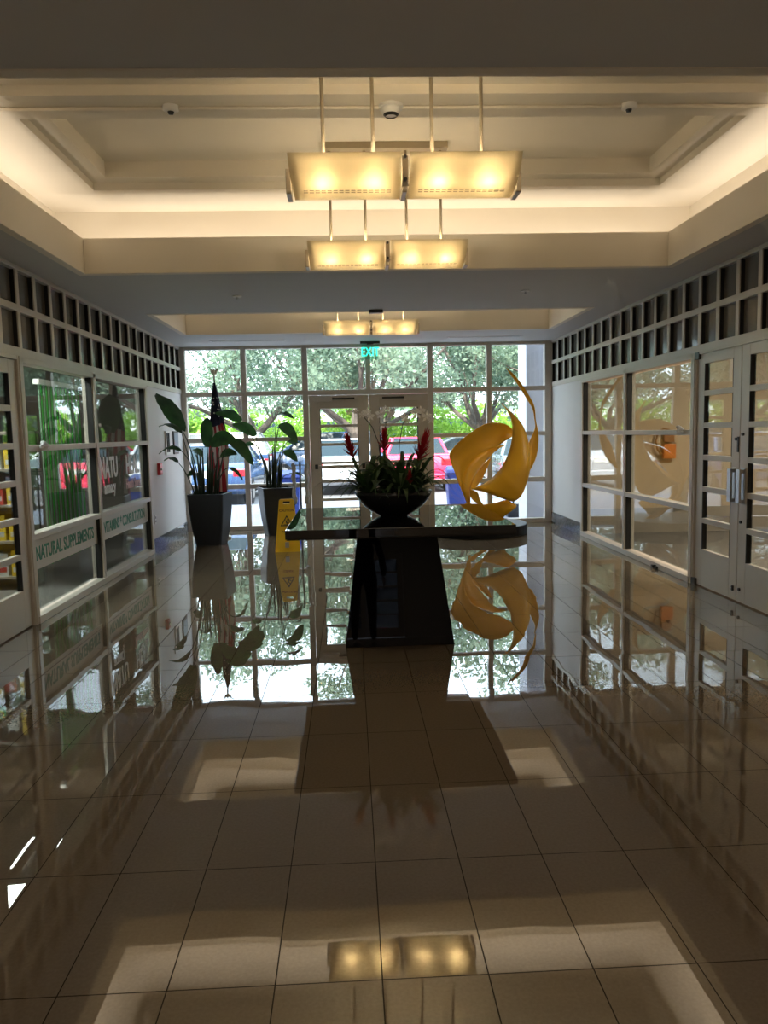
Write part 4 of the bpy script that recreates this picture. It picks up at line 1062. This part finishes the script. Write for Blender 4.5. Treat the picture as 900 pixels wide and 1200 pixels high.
skin('body', nodes, edges, 'cloth', pr)
m = MB(); m.lathe([(0,1.50),(.045,1.515),(.062,1.55),(.074,1.60),(.078,1.65),(.072,1.70),(.05,1.735),(0,1.75)], c=(0,.02,0), n=20, cap=False, sy=1.15)
m.tube([(0,.10,1.625),(0,.125,1.60),(0,.10,1.59)], [.008,.012,.008], 6)
for s in (-1,1): m.lathe([(0,-.02),(.012,-.01),(.014,.01),(0,.025)], c=(s*.078,.02,1.62), n=8, cap=False)
m.build('head', 'skin', pr, smooth=True)
MB().lathe([(.080,1.62),(.086,1.68),(.075,1.73),(.04,1.765),(0,1.77)], c=(0,.0,0), n=20, cap=False, sy=1.15).build('hair', 'hair', pr, smooth=True)
def hand(base, d, name):
    d = Vector(d).normalized(); a = d.cross(Vector((1,0,0))); a = (a if a.length > .2 else d.cross(Vector((0,1,0)))).normalized(); b = d.cross(a)
    nd = [(tuple(base), .025), (tuple(Vector(base)+d*.05), (.035,.018))]; ed = [(0,1)]
    for k in range(4):
        o_ = Vector(base)+d*.075+a*(-.03+.02*k); L = (.07,.08,.075,.06)[k]; i = len(nd)
        nd += [(tuple(o_), .010), (tuple(o_+d*L*.5+b*.005), .009), (tuple(o_+d*L+b*.02), .008)]; ed += [(1,i),(i,i+1),(i+1,i+2)]
    i = len(nd); nd += [(tuple(Vector(base)+d*.03-a*.04), .011), (tuple(Vector(base)+d*.06-a*.06+b*.015), .009)]; ed += [(0,i),(i,i+1)]
    skin(name, nd, ed, 'skin', pr, 1)
hand((-.15,.26,1.32), (.5,.25,.8), 'hand'); hand((.27,.12,.85), (.0,.15,-1), 'hand')
ph = MB().box((-.037,-.004,-.075),(.037,.004,.075)).build('phone', 'ink', bevel=.004); ph.location = (.02, -.10, 1.47); tag(ph, 'dark phone held up by the person mirrored in the pedestal', 'phone')

# rear glazed doors (mirrored in the pedestal), added light-blocking wall and roof beyond
for n_, a, b in ((7, CX-.95, CX-.01), (8, CX+.01, CX+.95)):
    door_leaf(n_, (a, YB-.05), (b, YB-.05), 2.15, .01, 2.0, .36, .31, glass='glass', np_=5)
struct(MB().box((CX-1.05, YB-.14, 0), (CX-.96, YB-.01, 2.2)).box((CX+.96, YB-.14, 0), (CX+1.05, YB-.01, 2.2)).box((CX-1.05, YB-.14, 2.16), (CX+1.05, YB-.01, 2.2)).build('trim_7', 'alu'))
struct(MB().box((-9, YB-8, -.1), (9.5, YB-.5, -.02)).build('ground_rear', 'concrete'))
m = MB(); m.box((-9, -14.2, 0), (9.5, -14.0, 3.75)); m.box((-9, -14.0, 3.75), (9.5, YB-.6, 3.95)); struct(m.build('wall_rear_baffle', 'stucco'))  # unseen wall and roof added to darken the outlook behind the rear doors
# unseen fill lights added behind the camera to lift ceilings and table front
for k, y in enumerate((-1.6, -5.4)):
    l = bpy.data.lights.new('rear_fill', 'AREA'); l.size = 1.0; l.energy = 17; l.color = (1, .82, .62)
    o_ = bpy.data.objects.new('rear_fill', l); COL.objects.link(o_); o_.location = (CX, y, ZC-.03)
for (x, y, e, c) in ((5.2, 7.5, 60, (1, .85, .68)), (-3.7, 7.0, 45, (.95, 1, .95))):
    l = bpy.data.lights.new('room_fill', 'AREA'); l.size = 1.0; l.energy = e; l.color = c  # added fill brightening the beige wall and the blind, apart from any fixture
    o_ = bpy.data.objects.new('room_fill', l); COL.objects.link(o_); o_.location = (x, y, 2.97)

# ---------------------------------------------------------------- daylight
w = bpy.data.worlds.new('world'); S.world = w; w.use_nodes = True; nt = w.node_tree
bg = nt.nodes['Background']; bg.inputs[0].default_value = (.72, .85, 1.0, 1); bg.inputs[1].default_value = 2.3
sun = bpy.data.lights.new('sun', 'SUN'); sun.energy = 4.5; sun.angle = .02; sun.color = (1, .95, .86)
so = bpy.data.objects.new('sun', sun); COL.objects.link(so); so.rotation_euler = (math.radians(56), math.radians(-10), 0)
pr_ = bpy.data.lights.new('x', 'AREA'); bpy.data.lights.remove(pr_)

vs_ = S.view_settings; S.display_settings.display_device = 'sRGB'
vs_.view_transform = 'Standard'; vs_.look = 'None'; vs_.exposure = 1.75; vs_.gamma = 1; vs_.use_curve_mapping = False
